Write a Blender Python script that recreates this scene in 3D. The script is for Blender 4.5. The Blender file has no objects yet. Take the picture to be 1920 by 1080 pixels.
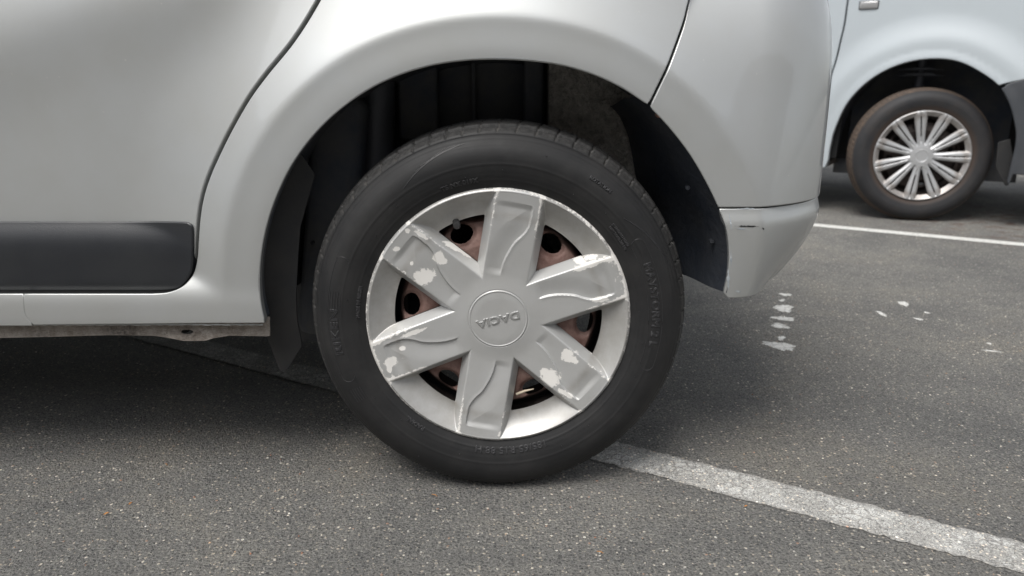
import bpy, bmesh, math, random
import numpy as np
from mathutils import Vector, Matrix
from mathutils.geometry import delaunay_2d_cdt

random.seed(4); np.random.seed(4)
scene = bpy.context.scene
R = math.radians

# ------------------------------------------------------------------ camera
F = 1400.0            # focal length in photo pixels (1920 wide)
TH = R(15.28)         # pitch below level
H = 0.646             # eye height
cam_d = bpy.data.cameras.new('camera')
cam = bpy.data.objects.new('camera', cam_d)
scene.collection.objects.link(cam)
cam.location = (0, 0, H)
cam.rotation_euler = (math.pi/2 - TH, 0, 0)
cam_d.sensor_width = 36.0
cam_d.lens = 36.0*F/1920.0
cam_d.clip_start = 0.02
cam_d.clip_end = 500
cam_d.dof.use_dof = True
cam_d.dof.focus_distance = 1.14
cam_d.dof.aperture_fstop = 5.6
scene.camera = cam

# ------------------------------------------------------------------ sky, sun, exposure
SUN_EL, SUN_AZ = R(58), R(212)       # azimuth measured clockwise from +Y: high, behind the camera
world = bpy.data.worlds.new('World'); scene.world = world
world.use_nodes = True
wn, wl = world.node_tree.nodes, world.node_tree.links
bg = wn['Background']
sky = wn.new('ShaderNodeTexSky'); sky.sky_type = 'NISHITA'; sky.sun_disc = False
sky.sun_elevation = SUN_EL; sky.sun_rotation = SUN_AZ
sky.air_density = 1.0; sky.dust_density = 2.0; sky.ozone_density = 1.0
hs = wn.new('ShaderNodeHueSaturation'); hs.inputs['Saturation'].default_value = 0.22
wl.new(sky.outputs[0], hs.inputs['Color']); wl.new(hs.outputs[0], bg.inputs['Color'])
bg.inputs['Strength'].default_value = 0.115
sd = bpy.data.lights.new('sun', 'SUN'); sun = bpy.data.objects.new('sun', sd)
scene.collection.objects.link(sun)
sd.energy = 1.85; sd.angle = R(30); sd.color = (1.0, 0.965, 0.92)
sdir = Vector((math.sin(SUN_AZ)*math.cos(SUN_EL), math.cos(SUN_AZ)*math.cos(SUN_EL), math.sin(SUN_EL)))
sun.rotation_euler = sdir.to_track_quat('Z', 'Y').to_euler()
sun.location = sdir*20
scene.view_settings.view_transform = 'Standard'
scene.view_settings.look = 'None'
scene.view_settings.gamma = 1.0
scene.view_settings.use_curve_mapping = False
scene.view_settings.exposure = 0.6

# ------------------------------------------------------------------ helpers
C = scene.collection
CT, ST = math.cos(TH), math.sin(TH)

def ray(px, py):
    dx, dy = px - 960.0, 540.0 - py
    return np.array([dx, F*CT + dy*ST, -F*ST + dy*CT])

def P(px, py, Y):                      # photo point on the vertical plane at depth Y -> (x, z)
    d = ray(px, py); t = Y/d[1]
    return np.array([d[0]*t, H + d[2]*t])

def G(px, py):                         # photo point on the ground
    d = ray(px, py); t = -H/d[2]
    return np.array([d[0]*t, d[1]*t])

def sstep(a, b, x):
    t = np.clip((np.asarray(x, float) - a)/(b - a), 0, 1)
    return t*t*(3 - 2*t)

def softplus(x, k):
    x = np.asarray(x, float)
    return k*np.logaddexp(0, x/k)

def smin(a, b, k):
    return -k*np.logaddexp(-a/k, -b/k)

def catmull(pts, step=0.004):
    pts = [np.array(p, float) for p in pts]
    if len(pts) == 2:
        n = max(1, int(np.linalg.norm(pts[1]-pts[0])/step))
        return [pts[0] + (pts[1]-pts[0])*i/n for i in range(n+1)]
    q = [2*pts[0]-pts[1]] + pts + [2*pts[-1]-pts[-2]]
    out = []
    for i in range(1, len(q)-2):
        p0, p1, p2, p3 = q[i-1], q[i], q[i+1], q[i+2]
        n = max(1, int(np.linalg.norm(p2-p1)/step))
        for k in range(n):
            t = k/n
            out.append(0.5*((2*p1) + (p2-p0)*t + (2*p0-5*p1+4*p2-p3)*t*t + (3*p1-p0-3*p2+p3)*t**3))
    out.append(pts[-1])
    return out

def offset_line(pts, d):
    pts = np.array(pts); t = np.gradient(pts, axis=0)
    t /= np.linalg.norm(t, axis=1)[:, None] + 1e-12
    return [p for p in pts + np.stack([-t[:, 1], t[:, 0]], 1)*d]

def in_poly(P2, poly):
    x, y = P2[:, 0], P2[:, 1]
    inside = np.zeros(len(P2), bool)
    n = len(poly); j = n-1
    for i in range(n):
        xi, yi = poly[i]; xj, yj = poly[j]
        c = ((yi > y) != (yj > y))
        if c.any():
            xx = (xj-xi)*(y-yi)/((yj-yi) if yj != yi else 1e-12) + xi
            inside ^= c & (x < xx)
        j = i
    return inside

def link(name, me, parent=None, mat=None):
    o = bpy.data.objects.new(name, me)
    C.objects.link(o)
    if mat: me.materials.append(mat)
    if parent: o.parent = parent
    return o

def mesh_np(name, V, Fc, parent=None, mat=None, smooth=True, normals=None):
    me = bpy.data.meshes.new(name)
    me.from_pydata([tuple(v) for v in np.asarray(V, float)], [], [tuple(int(i) for i in f) for f in Fc])
    me.update()
    if smooth:
        me.polygons.foreach_set('use_smooth', [True]*len(me.polygons))
    if normals is not None:
        me.normals_split_custom_set_from_vertices([tuple(n) for n in normals])
    return link(name, me, parent, mat)

def empty(name, loc, label, cat, rz=0, group=None):
    o = bpy.data.objects.new(name, None); C.objects.link(o)
    o.location = loc; o.rotation_euler = (0, 0, rz)
    o['label'] = label; o['category'] = cat
    if group: o['group'] = group
    return o

def panel(name, loop, fmap, parent, mat, step=0.008, edge=0.003, deep=0.014, holes=()):
    """Sheet metal: a region of the (s, z) plane filled with triangles, bent by fmap,
    its border rolled over with radius 'edge' and turned in by 'deep'."""
    def clean(lp):
        out = [lp[0]]
        for p in lp[1:]:
            if np.linalg.norm(p-out[-1]) > step*0.2: out.append(p)
        if np.linalg.norm(out[0]-out[-1]) < step*0.2: out.pop()
        return np.array(out)
    def ccw(lp):
        a = 0.5*np.sum(lp[:, 0]*np.roll(lp[:, 1], -1) - np.roll(lp[:, 0], -1)*lp[:, 1])
        return lp if a > 0 else lp[::-1]
    loops = [ccw(clean(loop))] + [ccw(clean(h))[::-1] for h in holes]
    L = loops[0]
    lo, hi = L.min(0), L.max(0)
    gx = np.arange(lo[0]+step/2, hi[0], step); gz = np.arange(lo[1]+step/2, hi[1], step*0.87)
    XX, ZZ = np.meshgrid(gx, gz); XX = XX + (np.arange(len(gz)) % 2)[:, None]*step/2
    Gp = np.stack([XX.ravel(), ZZ.ravel()], 1)
    keep = in_poly(Gp, L)
    for h in loops[1:]: keep &= ~in_poly(Gp, h)
    Gp = Gp[keep]
    B = np.concatenate(loops)
    # drop lattice points hugging the border
    if len(Gp):
        dmin = np.full(len(Gp), 9.0)
        for k in range(0, len(B), 64):
            bb = B[k:k+64]
            dmin = np.minimum(dmin, np.sqrt(((Gp[:, None, :]-bb[None])**2).sum(2)).min(1))
        Gp = Gp[dmin > step*0.4]
    pts = np.concatenate([B, Gp])
    edges = []; k = 0
    for l in loops:
        n = len(l); edges += [(k+i, k+(i+1) % n) for i in range(n)]; k += n
    vo, _, fo, ov, _, _ = delaunay_2d_cdt([Vector(p) for p in pts], edges, [], 0, 1e-7)
    vo = np.array([tuple(v) for v in vo]); fo = np.array([f for f in fo if len(f) == 3])
    cen = vo[fo].mean(1)
    ok = in_poly(cen, L)
    for h in loops[1:]: ok &= ~in_poly(cen, h)
    fo = fo[ok]
    a = vo[fo]
    area = (a[:, 1, 0]-a[:, 0, 0])*(a[:, 2, 1]-a[:, 0, 1]) - (a[:, 2, 0]-a[:, 0, 0])*(a[:, 1, 1]-a[:, 0, 1])
    fo[area < 0] = fo[area < 0][:, ::-1]
    used = np.unique(fo)
    remap = -np.ones(len(vo), int); remap[used] = np.arange(len(used))
    vo = vo[used]; fo = remap[fo]
    def frame(q):
        e = 1e-4
        p = fmap(q[:, 0], q[:, 1])
        ds = (fmap(q[:, 0]+e, q[:, 1])-fmap(q[:, 0]-e, q[:, 1]))/(2*e)
        dz = (fmap(q[:, 0], q[:, 1]+e)-fmap(q[:, 0], q[:, 1]-e))/(2*e)
        n = np.cross(ds, dz); n /= np.linalg.norm(n, axis=1)[:, None]
        return p, ds, dz, n
    p, ds, dz, n = frame(vo)
    V = [p]; N = [n]; faces = [tuple(f) for f in fo]
    base = len(p)
    for l in loops:
        m = len(l)
        t = np.roll(l, -1, 0)-np.roll(l, 1, 0); t /= np.linalg.norm(t, axis=1)[:, None]
        o2 = np.stack([t[:, 1], -t[:, 0]], 1)
        pb, dsb, dzb, nb = frame(l)
        o3 = dsb*o2[:, :1] + dzb*o2[:, 1:]; o3 /= np.linalg.norm(o3, axis=1)[:, None]
        rings = [(0, 0, nb)]
        for a_ in (25, 50, 75, 90):
            c_, s_ = math.cos(R(a_)), math.sin(R(a_))
            rings.append((edge*s_, edge*(1-c_), nb*c_+o3*s_))
        rings.append((edge, edge+deep, o3))
        st = base
        for (o_, d_, nn) in rings:
            V.append(pb + o3*o_ - nb*d_); N.append(nn)
        for r_ in range(len(rings)-1):
            A = st+r_*m; Bq = st+(r_+1)*m
            for i in range(m):
                j = (i+1) % m
                faces.append((A+j, A+i, Bq+i, Bq+j))
        base += m*len(rings)
    V = np.concatenate(V); N = np.concatenate(N)
    return mesh_np(name, V, faces, parent, mat, normals=N)

def polar_clip(X, Y, keepval, tris):
    pass

def box(name, c, s, parent, mat, bev=0.0, rz=0, rx=0, ry=0):
    bm = bmesh.new(); bmesh.ops.create_cube(bm, size=1)
    for v in bm.verts: v.co = Vector((v.co.x*s[0], v.co.y*s[1], v.co.z*s[2]))
    if bev: bmesh.ops.bevel(bm, geom=bm.edges[:], offset=bev, segments=3, affect='EDGES', profile=0.5)
    M = Matrix.Translation(c) @ Matrix.Rotation(rz, 4, 'Z') @ Matrix.Rotation(ry, 4, 'Y') @ Matrix.Rotation(rx, 4, 'X')
    bm.transform(M)
    me = bpy.data.meshes.new(name); bm.to_mesh(me); bm.free()
    me.polygons.foreach_set('use_smooth', [bev > 0]*len(me.polygons))
    if bev: me.set_sharp_from_angle(angle=R(40))
    return link(name, me, parent, mat)

def lathe_y(name, prof, parent, mat, n=64, c=(0, 0, 0), closed=False):
    """profile [(radius, y)] turned round the Y axis"""
    V = []; Fc = []
    m = len(prof)
    for i in range(n):
        a = 2*math.pi*i/n
        for (r, y) in prof: V.append((c[0]+r*math.cos(a), c[1]+y, c[2]+r*math.sin(a)))
    for i in range(n):
        j = (i+1) % n
        for k in range(m-1):
            Fc.append((i*m+k, j*m+k, j*m+k+1, i*m+k+1))
    o = mesh_np(name, V, Fc, parent, mat)
    o.data.set_sharp_from_angle(angle=R(35))
    return o

def tube(name, pts, rad, parent, mat, n=10):
    bm = bmesh.new(); rings = []
    for i, p in enumerate(pts):
        p = Vector(p)
        d = (Vector(pts[min(i+1, len(pts)-1)])-Vector(pts[max(i-1, 0)])).normalized()
        q = d.to_track_quat('Z', 'Y').to_matrix()
        r = rad[i] if isinstance(rad, (list, tuple)) else rad
        rings.append([bm.verts.new(p+q@Vector((r*math.cos(2*math.pi*k/n), r*math.sin(2*math.pi*k/n), 0))) for k in range(n)])
    for a, b in zip(rings, rings[1:]):
        for k in range(n): bm.faces.new((a[k], a[(k+1) % n], b[(k+1) % n], b[k]))
    bm.faces.new(rings[0][::-1]); bm.faces.new(rings[-1])
    me = bpy.data.meshes.new(name); bm.to_mesh(me); bm.free()
    me.polygons.foreach_set('use_smooth', [True]*len(me.polygons)); me.set_sharp_from_angle(angle=R(40))
    return link(name, me, parent, mat)

# ------------------------------------------------------------------ materials
class M:
    def __init__(s, name):
        s.m = bpy.data.materials.new(name); s.m.use_nodes = True
        s.t = s.m.node_tree; s.n = s.t.nodes; s.l = s.t.links
        s.b = s.n['Principled BSDF']
        s.co = s.n.new('ShaderNodeTexCoord').outputs['Object']
    def set(s, **k):
        for a, v in k.items():
            nm = a.replace('_', ' ')
            for i in s.b.inputs:
                if i.name.lower() == nm.lower():
                    i.default_value = (*v, 1) if isinstance(v, tuple) and len(v) == 3 else v
        return s
    def noise(s, scale, detail=4, rough=0.6, out='Fac', vec=None, dist=0.0):
        n = s.n.new('ShaderNodeTexNoise'); n.inputs['Scale'].default_value = scale
        n.inputs['Detail'].default_value = detail; n.inputs['Roughness'].default_value = rough
        n.inputs['Distortion'].default_value = dist
        s.l.new(vec or s.co, n.inputs['Vector']); return n.outputs[out]
    def vor(s, scale, feature='F1', out='Distance', vec=None, rnd=1.0):
        n = s.n.new('ShaderNodeTexVoronoi'); n.feature = feature; n.inputs['Scale'].default_value = scale
        n.inputs['Randomness'].default_value = rnd
        s.l.new(vec or s.co, n.inputs['Vector']); return n.outputs[out]
    def ramp(s, fac, stops, interp='LINEAR'):
        n = s.n.new('ShaderNodeValToRGB'); e = n.color_ramp.elements
        n.color_ramp.interpolation = interp
        while len(e) < len(stops): e.new(0.5)
        for el, (p, c) in zip(e, stops):
            el.position = p; el.color = (c, c, c, 1) if not isinstance(c, tuple) else (*c, 1)
        s.l.new(fac, n.inputs[0]); return n.outputs[0]
    def mix(s, fac, a, b, mode='MIX'):
        n = s.n.new('ShaderNodeMix'); n.data_type = 'RGBA'; n.blend_type = mode
        for sock, v in ((n.inputs[0], fac), (n.inputs[6], a), (n.inputs[7], b)):
            if hasattr(v, 'is_linked'): s.l.new(v, sock)
            elif isinstance(v, tuple): sock.default_value = (*v, 1)
            else: sock.default_value = v
        return n.outputs[2]
    def math(s, op, a, b=0.0, c=0.0, clamp=False):
        n = s.n.new('ShaderNodeMath'); n.operation = op; n.use_clamp = clamp
        for i, v in enumerate((a, b, c)):
            if hasattr(v, 'is_linked'): s.l.new(v, n.inputs[i])
            else: n.inputs[i].default_value = v
        return n.outputs[0]
    def attr(s, name):
        n = s.n.new('ShaderNodeAttribute'); n.attribute_name = name; return n.outputs['Fac']
    def bump(s, h, strength, dist, prev=None):
        n = s.n.new('ShaderNodeBump'); n.inputs['Strength'].default_value = strength
        n.inputs['Distance'].default_value = dist
        s.l.new(h, n.inputs['Height'])
        if prev: s.l.new(prev, n.inputs['Normal'])
        return n.outputs[0]
    def to(s, sock, v):
        for i in s.b.inputs:
            if i.name.lower() == sock.lower(): s.l.new(v, i); break
        return s

def mat_silver():
    m = M('silver_paint')
    m.set(Metallic=0.56, Roughness=0.47, Coat_Weight=1.0, Coat_Roughness=0.04, Coat_IOR=1.45)
    dirt = m.noise(9, 5, 0.6)
    spots = m.vor(42, rnd=1.0)
    sp = m.ramp(spots, [(0.0, 1.0), (0.07, 0.0)])
    pick = m.ramp(m.noise(7, 2), [(0.55, 0.0), (0.62, 1.0)])
    spm = m.math('MULTIPLY', sp, pick)
    flake = m.noise(1500, 1, 0.5)
    c = m.mix(m.ramp(dirt, [(0.35, 0.0), (0.75, 1.0)]), (0.505, 0.522, 0.522), (0.480, 0.490, 0.478))
    c = m.mix(m.math('MULTIPLY', flake, 0.12), c, (0.36, 0.37, 0.38))
    c = m.mix(m.math('MULTIPLY', spm, 0.6), c, (0.72, 0.70, 0.66))
    m.to('Base Color', c)
    # road film settles low on the panels
    sep = m.n.new('ShaderNodeSeparateXYZ'); m.l.new(m.co, sep.inputs[0])
    low = m.ramp(sep.outputs[2], [(0.20, 1.0), (0.50, 0.0)])
    film = m.math('MULTIPLY', m.ramp(m.noise(5, 6, 0.7), [(0.3, 0.35), (0.7, 1.0)]), low)
    m.to('Coat Weight', m.math('SUBTRACT', 1.0, m.math('MULTIPLY', film, 0.35)))
    m.to('Coat Roughness', m.math('MULTIPLY_ADD', film, 0.16, 0.035))
    c2 = m.mix(m.math('MULTIPLY', film, 0.22), c, (0.30, 0.27, 0.225))
    m.to('Base Color', c2)
    peel = m.bump(m.noise(190, 2, 0.5), 0.025, 0.001)
    m.l.new(peel, [i for i in m.b.inputs if i.name == 'Coat Normal'][0])
    return m.m

def mat_simple(name, col, rough=0.6, metal=0.0, bumpscale=None, bumpstr=0.2, bumpdist=0.002, var=0.0, varscale=20, col2=None, spec=0.5, coat=0.0):
    m = M(name); m.set(Roughness=rough, Metallic=metal, Base_Color=col, Specular_IOR_Level=spec, Coat_Weight=coat)
    if col2:
        m.to('Base Color', m.mix(m.ramp(m.noise(varscale, 5, 0.65), [(0.38, 0.0), (0.66, 1.0)]), col, col2))
    if bumpscale:
        m.to('Normal', m.bump(m.noise(bumpscale, 4, 0.65), bumpstr, bumpdist))
    return m.m

MT = {}
MT['silver'] = mat_silver()
MT['white'] = mat_simple('white_van_paint', (0.475, 0.525, 0.555), 0.5, 0.0, coat=0.4, col2=(0.46, 0.505, 0.535), varscale=3)
MT['moulding'] = mat_simple('grey_door_plastic', (0.019, 0.021, 0.025), 0.30, 0.0, 700, 0.25, 0.0008, col2=(0.027, 0.029, 0.032), varscale=8)
MT['liner'] = mat_simple('arch_liner_plastic', (0.075, 0.085, 0.105), 0.7, 0.0, 60, 0.6, 0.004, col2=(0.12, 0.12, 0.12), varscale=9, spec=0.3)
MT['black'] = mat_simple('black_underbody', (0.008, 0.008, 0.009), 0.8, 0.0, 60, 0.3, 0.003)
MT['gap_scrape'] = mat_simple('gap_and_scrape_black', (0.012, 0.013, 0.014), 0.6)  # plain black for scrapes and for the shade painted into panel gaps
MT['flap'] = mat_simple('mud_flap_rubber', (0.022, 0.023, 0.025), 0.5, 0.0, 160, 0.25, 0.001, col2=(0.034, 0.033, 0.032), varscale=14, spec=0.4)
MT['strut'] = mat_simple('suspension_metal', (0.09, 0.095, 0.11), 0.5, 0.3, 80, 0.3, 0.002)
MT['vanplastic'] = mat_simple('van_bumper_plastic', (0.050, 0.055, 0.063), 0.5, 0.0, 500, 0.15, 0.0008, col2=(0.062, 0.066, 0.074), varscale=9)
MT['glass'] = mat_simple('tinted_window_glass', (0.02, 0.024, 0.024), 0.04, 0.0, spec=0.8)
MT['lens'] = mat_simple('clear_lamp_lens', (0.42, 0.42, 0.42), 0.2, 0.3, 300, 0.3, 0.001)
MT['redlens'] = mat_simple('red_lamp_lens', (0.25, 0.01, 0.01), 0.1)
MT['rustbolt'] = mat_simple('rusty_screw', (0.20, 0.11, 0.08), 0.7, 0.2, 300, 0.4, 0.001)
MT['leaf'] = mat_simple('dry_leaf', (0.42, 0.20, 0.06), 0.7, 0.0, 200, 0.3, 0.001)
MT['twig'] = mat_simple('dry_twig', (0.30, 0.17, 0.10), 0.8)
MT['straw'] = mat_simple('dry_straw', (0.60, 0.52, 0.40), 0.7)
MT['droppings'] = mat_simple('white_road_paint_remnant', (0.60, 0.60, 0.57), 0.7, 0.0, 300, 0.4, 0.001, col2=(0.50, 0.50, 0.48), varscale=60)

def mat_felt():
    m = M('felt_arch_lining'); m.set(Roughness=0.95, Specular_IOR_Level=0.15)
    n = m.noise(90, 8, 0.7, dist=0.8)
    m.to('Base Color', m.mix(m.ramp(n, [(0.35, 0.0), (0.7, 1.0)]), (0.30, 0.285, 0.265), (0.70, 0.67, 0.62)))
    m.to('Normal', m.bump(m.noise(30, 6, 0.65, dist=1.5), 1.0, 0.03)); return m.m
MT['felt'] = mat_felt()
MT['shield'] = mat_simple('arch_shield_plastic', (0.016, 0.020, 0.028), 0.5, 0.0, 90, 0.5, 0.003, col2=(0.034, 0.036, 0.040), varscale=9, spec=0.4)

def mat_flange():
    m = M('underseal_flange'); m.set(Roughness=0.8)
    st = m.ramp(m.noise(9, 3), [(0.48, 0.0), (0.62, 1.0)])
    c = m.mix(m.ramp(m.noise(60, 6, 0.75), [(.3, 0.), (.7, 1.)]), (0.17, 0.14, 0.115), (0.44, 0.40, 0.36))
    c = m.mix(m.math('MULTIPLY', st, m.ramp(m.noise(170, 4, 0.7), [(0.4, 0.1), (0.6, 0.9)])), c, (0.06, 0.05, 0.045))
    m.to('Base Color', c)
    m.to('Normal', m.bump(m.noise(260, 3, 0.6), 0.9, 0.0030)); return m.m
MT['flange'] = mat_flange()

def mat_tyre(name, brown=0.0):
    m = M(name); m.set(Roughness=0.62, Specular_IOR_Level=0.42)
    n = m.noise(22, 6, 0.7); n2 = m.noise(130, 4, 0.6)
    c = m.mix(m.ramp(n, [(0.35, 0.0), (0.7, 1.0)]), (0.010, 0.0105, 0.0115) if not brown else (.022, .023, .026), (0.0165, 0.0165, 0.017) if not brown else (.032, .032, .034))
    tr = m.attr('tread')                         # dust worn into the tread shoulder
    dust = m.math('MULTIPLY', tr, m.ramp(n2, [(0.35, 0.25), (0.65, 1.0)]))
    c = m.mix(m.math('MULTIPLY', dust, 0.85), c, (0.075, 0.074, 0.072) if not brown else (0.20, 0.135, 0.090))
    gr = m.attr('groove')
    c = m.mix(m.math('MULTIPLY', gr, m.ramp(n2, [(0.4, 0.2), (0.6, 0.9)])), c, (0.10, 0.095, 0.088) if not brown else (0.08, 0.055, 0.04))
    if brown:
        bd = m.attr('bead')
        c = m.mix(m.math('MULTIPLY', bd, 0.6), c, (0.085, 0.055, 0.04))
    # dried road film in soft patches, thin circular rub marks
    c = m.mix(m.math('MULTIPLY', m.ramp(m.noise(7, 7, 0.75), [(0.45, 0.0), (0.75, 1.0)]), 0.40), c, (0.052, 0.050, 0.048) if not brown else (0.07, 0.055, 0.045))
    # scuffs
    sc = m.ramp(m.noise(34, 3, 0.5, dist=1.5), [(0.72, 0.0), (0.78, 1.0)])
    c = m.mix(m.math('MULTIPLY', sc, 0.35), c, (0.10, 0.10, 0.10))
    m.to('Base Color', c)
    m.to('Roughness', m.math('MULTIPLY_ADD', n, 0.3, 0.48))
    m.to('Normal', m.bump(n2, 0.12, 0.0008)); return m.m
MT['tyre'] = mat_tyre('tyre_rubber')
MT['tyre2'] = mat_tyre('brown_dusted_tyre_rubber', 1.0)
MT['lettering'] = mat_simple('raised_rubber_lettering', (0.028, 0.028, 0.030), 0.42)

def mat_hub():
    m = M('hubcap_silver'); m.set(Metallic=0.40, Roughness=0.47, Coat_Weight=0.3, Coat_Roughness=0.12)
    w = m.attr('wear'); blob = m.attr('blob')
    n = m.noise(150, 6, 0.72); n3 = m.noise(480, 3, 0.6)
    a = m.math('ADD', m.math('MULTIPLY', w, 0.54), m.math('MULTIPLY', n, 1.0))
    chip = m.ramp(a, [(0.79, 0.0), (0.80, 1.0)])
    b = m.math('ADD', blob, m.math('MULTIPLY_ADD', m.noise(170, 7, 0.75), 1.0, -0.52))
    chip2 = m.ramp(b, [(0.50, 0.0), (0.515, 1.0)])
    fl = m.ramp(m.vor(120, rnd=1.0), [(0.0, 1.0), (0.05, 0.0)])
    fl = m.math('MULTIPLY', fl, m.ramp(m.noise(30, 2), [(0.54, 0.0), (0.58, 1.0)]))
    sc_ = m.n.new('ShaderNodeMapping'); sc_.inputs['Scale'].default_value = (34, 34, 620); sc_.inputs['Rotation'].default_value = (0, .5, 0)
    m.l.new(m.co, sc_.inputs[0])
    scr = m.ramp(m.noise(1.0, 3, 0.6, vec=sc_.outputs[0]), [(0.64, 0.0), (0.66, 1.0)])
    scr = m.math('MULTIPLY', scr, m.ramp(m.math('ADD', m.math('MULTIPLY', w, .35), m.noise(26, 3)), [(0.66, 0.0), (0.72, 1.0)]))
    ch = m.math('MAXIMUM', m.math('MAXIMUM', m.math('MAXIMUM', chip, chip2), fl), m.math('MULTIPLY', scr, .8))
    base = m.mix(m.ramp(m.noise(14, 5, 0.6), [(0.35, 0.0), (0.7, 1.0)]), (0.52, 0.525, 0.52), (0.47, 0.472, 0.46))
    grime = m.math('MULTIPLY', m.attr('grime'), m.ramp(m.noise(60, 6, 0.7), [(0.3, 0.3), (0.65, 1.0)]))
    base = m.mix(m.math('MULTIPLY', grime, 0.55), base, (0.20, 0.165, 0.12))
    speck = m.math('MULTIPLY', m.ramp(m.vor(200), [(0.0, 1.0), (0.06, 0.0)]), m.ramp(m.noise(20, 2), [(0.56, 0.0), (0.60, 1.0)]))
    base = m.mix(m.math('MULTIPLY', speck, 0.7), base, (0.15, 0.12, 0.10))
    c = m.mix(ch, base, (0.76, 0.745, 0.71))
    m.to('Base Color', c)
    m.to('Metallic', m.math('MULTIPLY_ADD', ch, -0.40, 0.40))
    m.to('Roughness', m.math('MULTIPLY_ADD', ch, 0.2, 0.46))
    nb = m.bump(m.math('SUBTRACT', 1.0, ch), 0.5, 0.0004)
    nb = m.bump(n3, 0.06, 0.0004, nb)
    m.to('Normal', nb); return m.m
MT['hub'] = mat_hub()

def mat_hub2():
    m = M('van_hubcap_silver'); m.set(Metallic=0.5, Roughness=0.42)
    g = m.math('MULTIPLY', m.attr('grime'), m.ramp(m.noise(30, 5, 0.7), [(0.25, 0.35), (0.6, 1.0)]))
    m.to('Base Color', m.mix(m.math('MULTIPLY', g, 0.6), (0.55, 0.56, 0.57), (0.19, 0.14, 0.10)))
    return m.m
MT['hub2'] = mat_hub2()

def mat_rim():
    m = M('rusty_steel_rim'); m.set(Roughness=0.62, Metallic=0.1)
    sep = m.n.new('ShaderNodeSeparateXYZ'); m.l.new(m.co, sep.inputs[0])
    rr = m.attr('outer')
    n = m.noise(50, 6, 0.7)
    c = m.mix(m.ramp(n, [(0.35, 0.0), (0.7, 1.0)]), (0.18, 0.098, 0.082), (0.32, 0.215, 0.185))
    sp = m.ramp(m.vor(230), [(0.0, 1.0), (0.2, 0.0)])
    c = m.mix(m.math('MULTIPLY', sp, m.ramp(m.noise(60, 2), [(0.5, 0.0), (0.6, 0.8)])), c, (0.06, 0.025, 0.02))
    c = m.mix(rr, c, (0.015, 0.015, 0.016))
    m.to('Base Color', c); m.to('Normal', m.bump(n, 0.3, 0.001)); return m.m
MT['rim'] = mat_rim()
MT['rim2'] = mat_simple('dark_steel_rim', (0.035, 0.028, 0.026), 0.6, 0.2, col2=(0.06, 0.045, 0.04), varscale=30)

def asphalt_nodes(m):
    """aggregate colour and height, evaluated on world position so the paint can wear down to it"""
    geo = m.n.new('ShaderNodeNewGeometry').outputs['Position']
    big = m.noise(1.3, 5, 0.6, vec=geo)
    mid = m.noise(14, 4, 0.6, vec=geo)
    fine = m.ramp(m.noise(230, 5, 0.75, vec=geo), [(0.30, 0.0), (0.70, 1.0)])
    warp = m.n.new('ShaderNodeVectorMath'); warp.operation = 'MULTIPLY_ADD'
    nv = m.noise(160, 2, 0.5, out='Color', vec=geo)
    m.l.new(nv, warp.inputs[0]); warp.inputs[1].default_value = (0.004, 0.004, 0.004); m.l.new(geo, warp.inputs[2])
    wv = warp.outputs[0]
    v1 = m.vor(165, vec=wv); v1c = m.vor(165, out='Color', vec=wv)
    v2 = m.vor(290, vec=wv); v2c = m.vor(290, out='Color', vec=wv)
    s1 = m.n.new('ShaderNodeSeparateColor'); m.l.new(v1c, s1.inputs[0])
    s2 = m.n.new('ShaderNodeSeparateColor'); m.l.new(v2c, s2.inputs[0])
    binder = m.mix(fine, (0.030, 0.031, 0.031), (0.175, 0.172, 0.166))
    st1 = m.ramp(s1.outputs[0], [(0.0, (0.055, 0.056, 0.057)), (0.36, (0.10, 0.101, 0.100)), (0.64, (0.16, 0.155, 0.146)),
                                 (0.86, (0.25, 0.228, 0.20)), (0.955, (0.38, 0.355, 0.32)), (0.985, (0.22, 0.15, 0.115)), (0.993, (0.52, 0.50, 0.46))], 'CONSTANT')
    st2 = m.ramp(s2.outputs[1], [(0.0, (0.055, 0.055, 0.055)), (0.55, (0.10, 0.098, 0.094)), (0.80, (0.15, 0.14, 0.128)), (0.93, (0.25, 0.225, 0.19))], 'CONSTANT')
    pres1 = m.math('MULTIPLY', m.ramp(v1, [(0.30, 1.0), (0.42, 0.0)]), m.ramp(s1.outputs[1], [(0.22, 0.0), (0.24, 1.0)]))
    pres2 = m.math('MULTIPLY', m.ramp(v2, [(0.32, 1.0), (0.46, 0.0)]), m.ramp(s2.outputs[0], [(0.45, 0.0), (0.47, 1.0)]))
    c = m.mix(pres2, binder, st2)
    c = m.mix(pres1, c, st1)
    tone = m.ramp(m.math('ADD', m.math('MULTIPLY', big, 0.7), m.math('MULTIPLY', mid, 0.3)), [(0.30, (2.7, 2.69, 2.65)), (0.70, (3.9, 3.82, 3.64))])
    c = m.mix(1.0, c, tone, 'MULTIPLY')
    hgt = m.math('ADD', m.math('MULTIPLY', pres1, 0.7), m.math('ADD', m.math('MULTIPLY', pres2, 0.5), m.math('MULTIPLY', fine, 1.6)))
    return geo, c, hgt, pres1, v1

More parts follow.
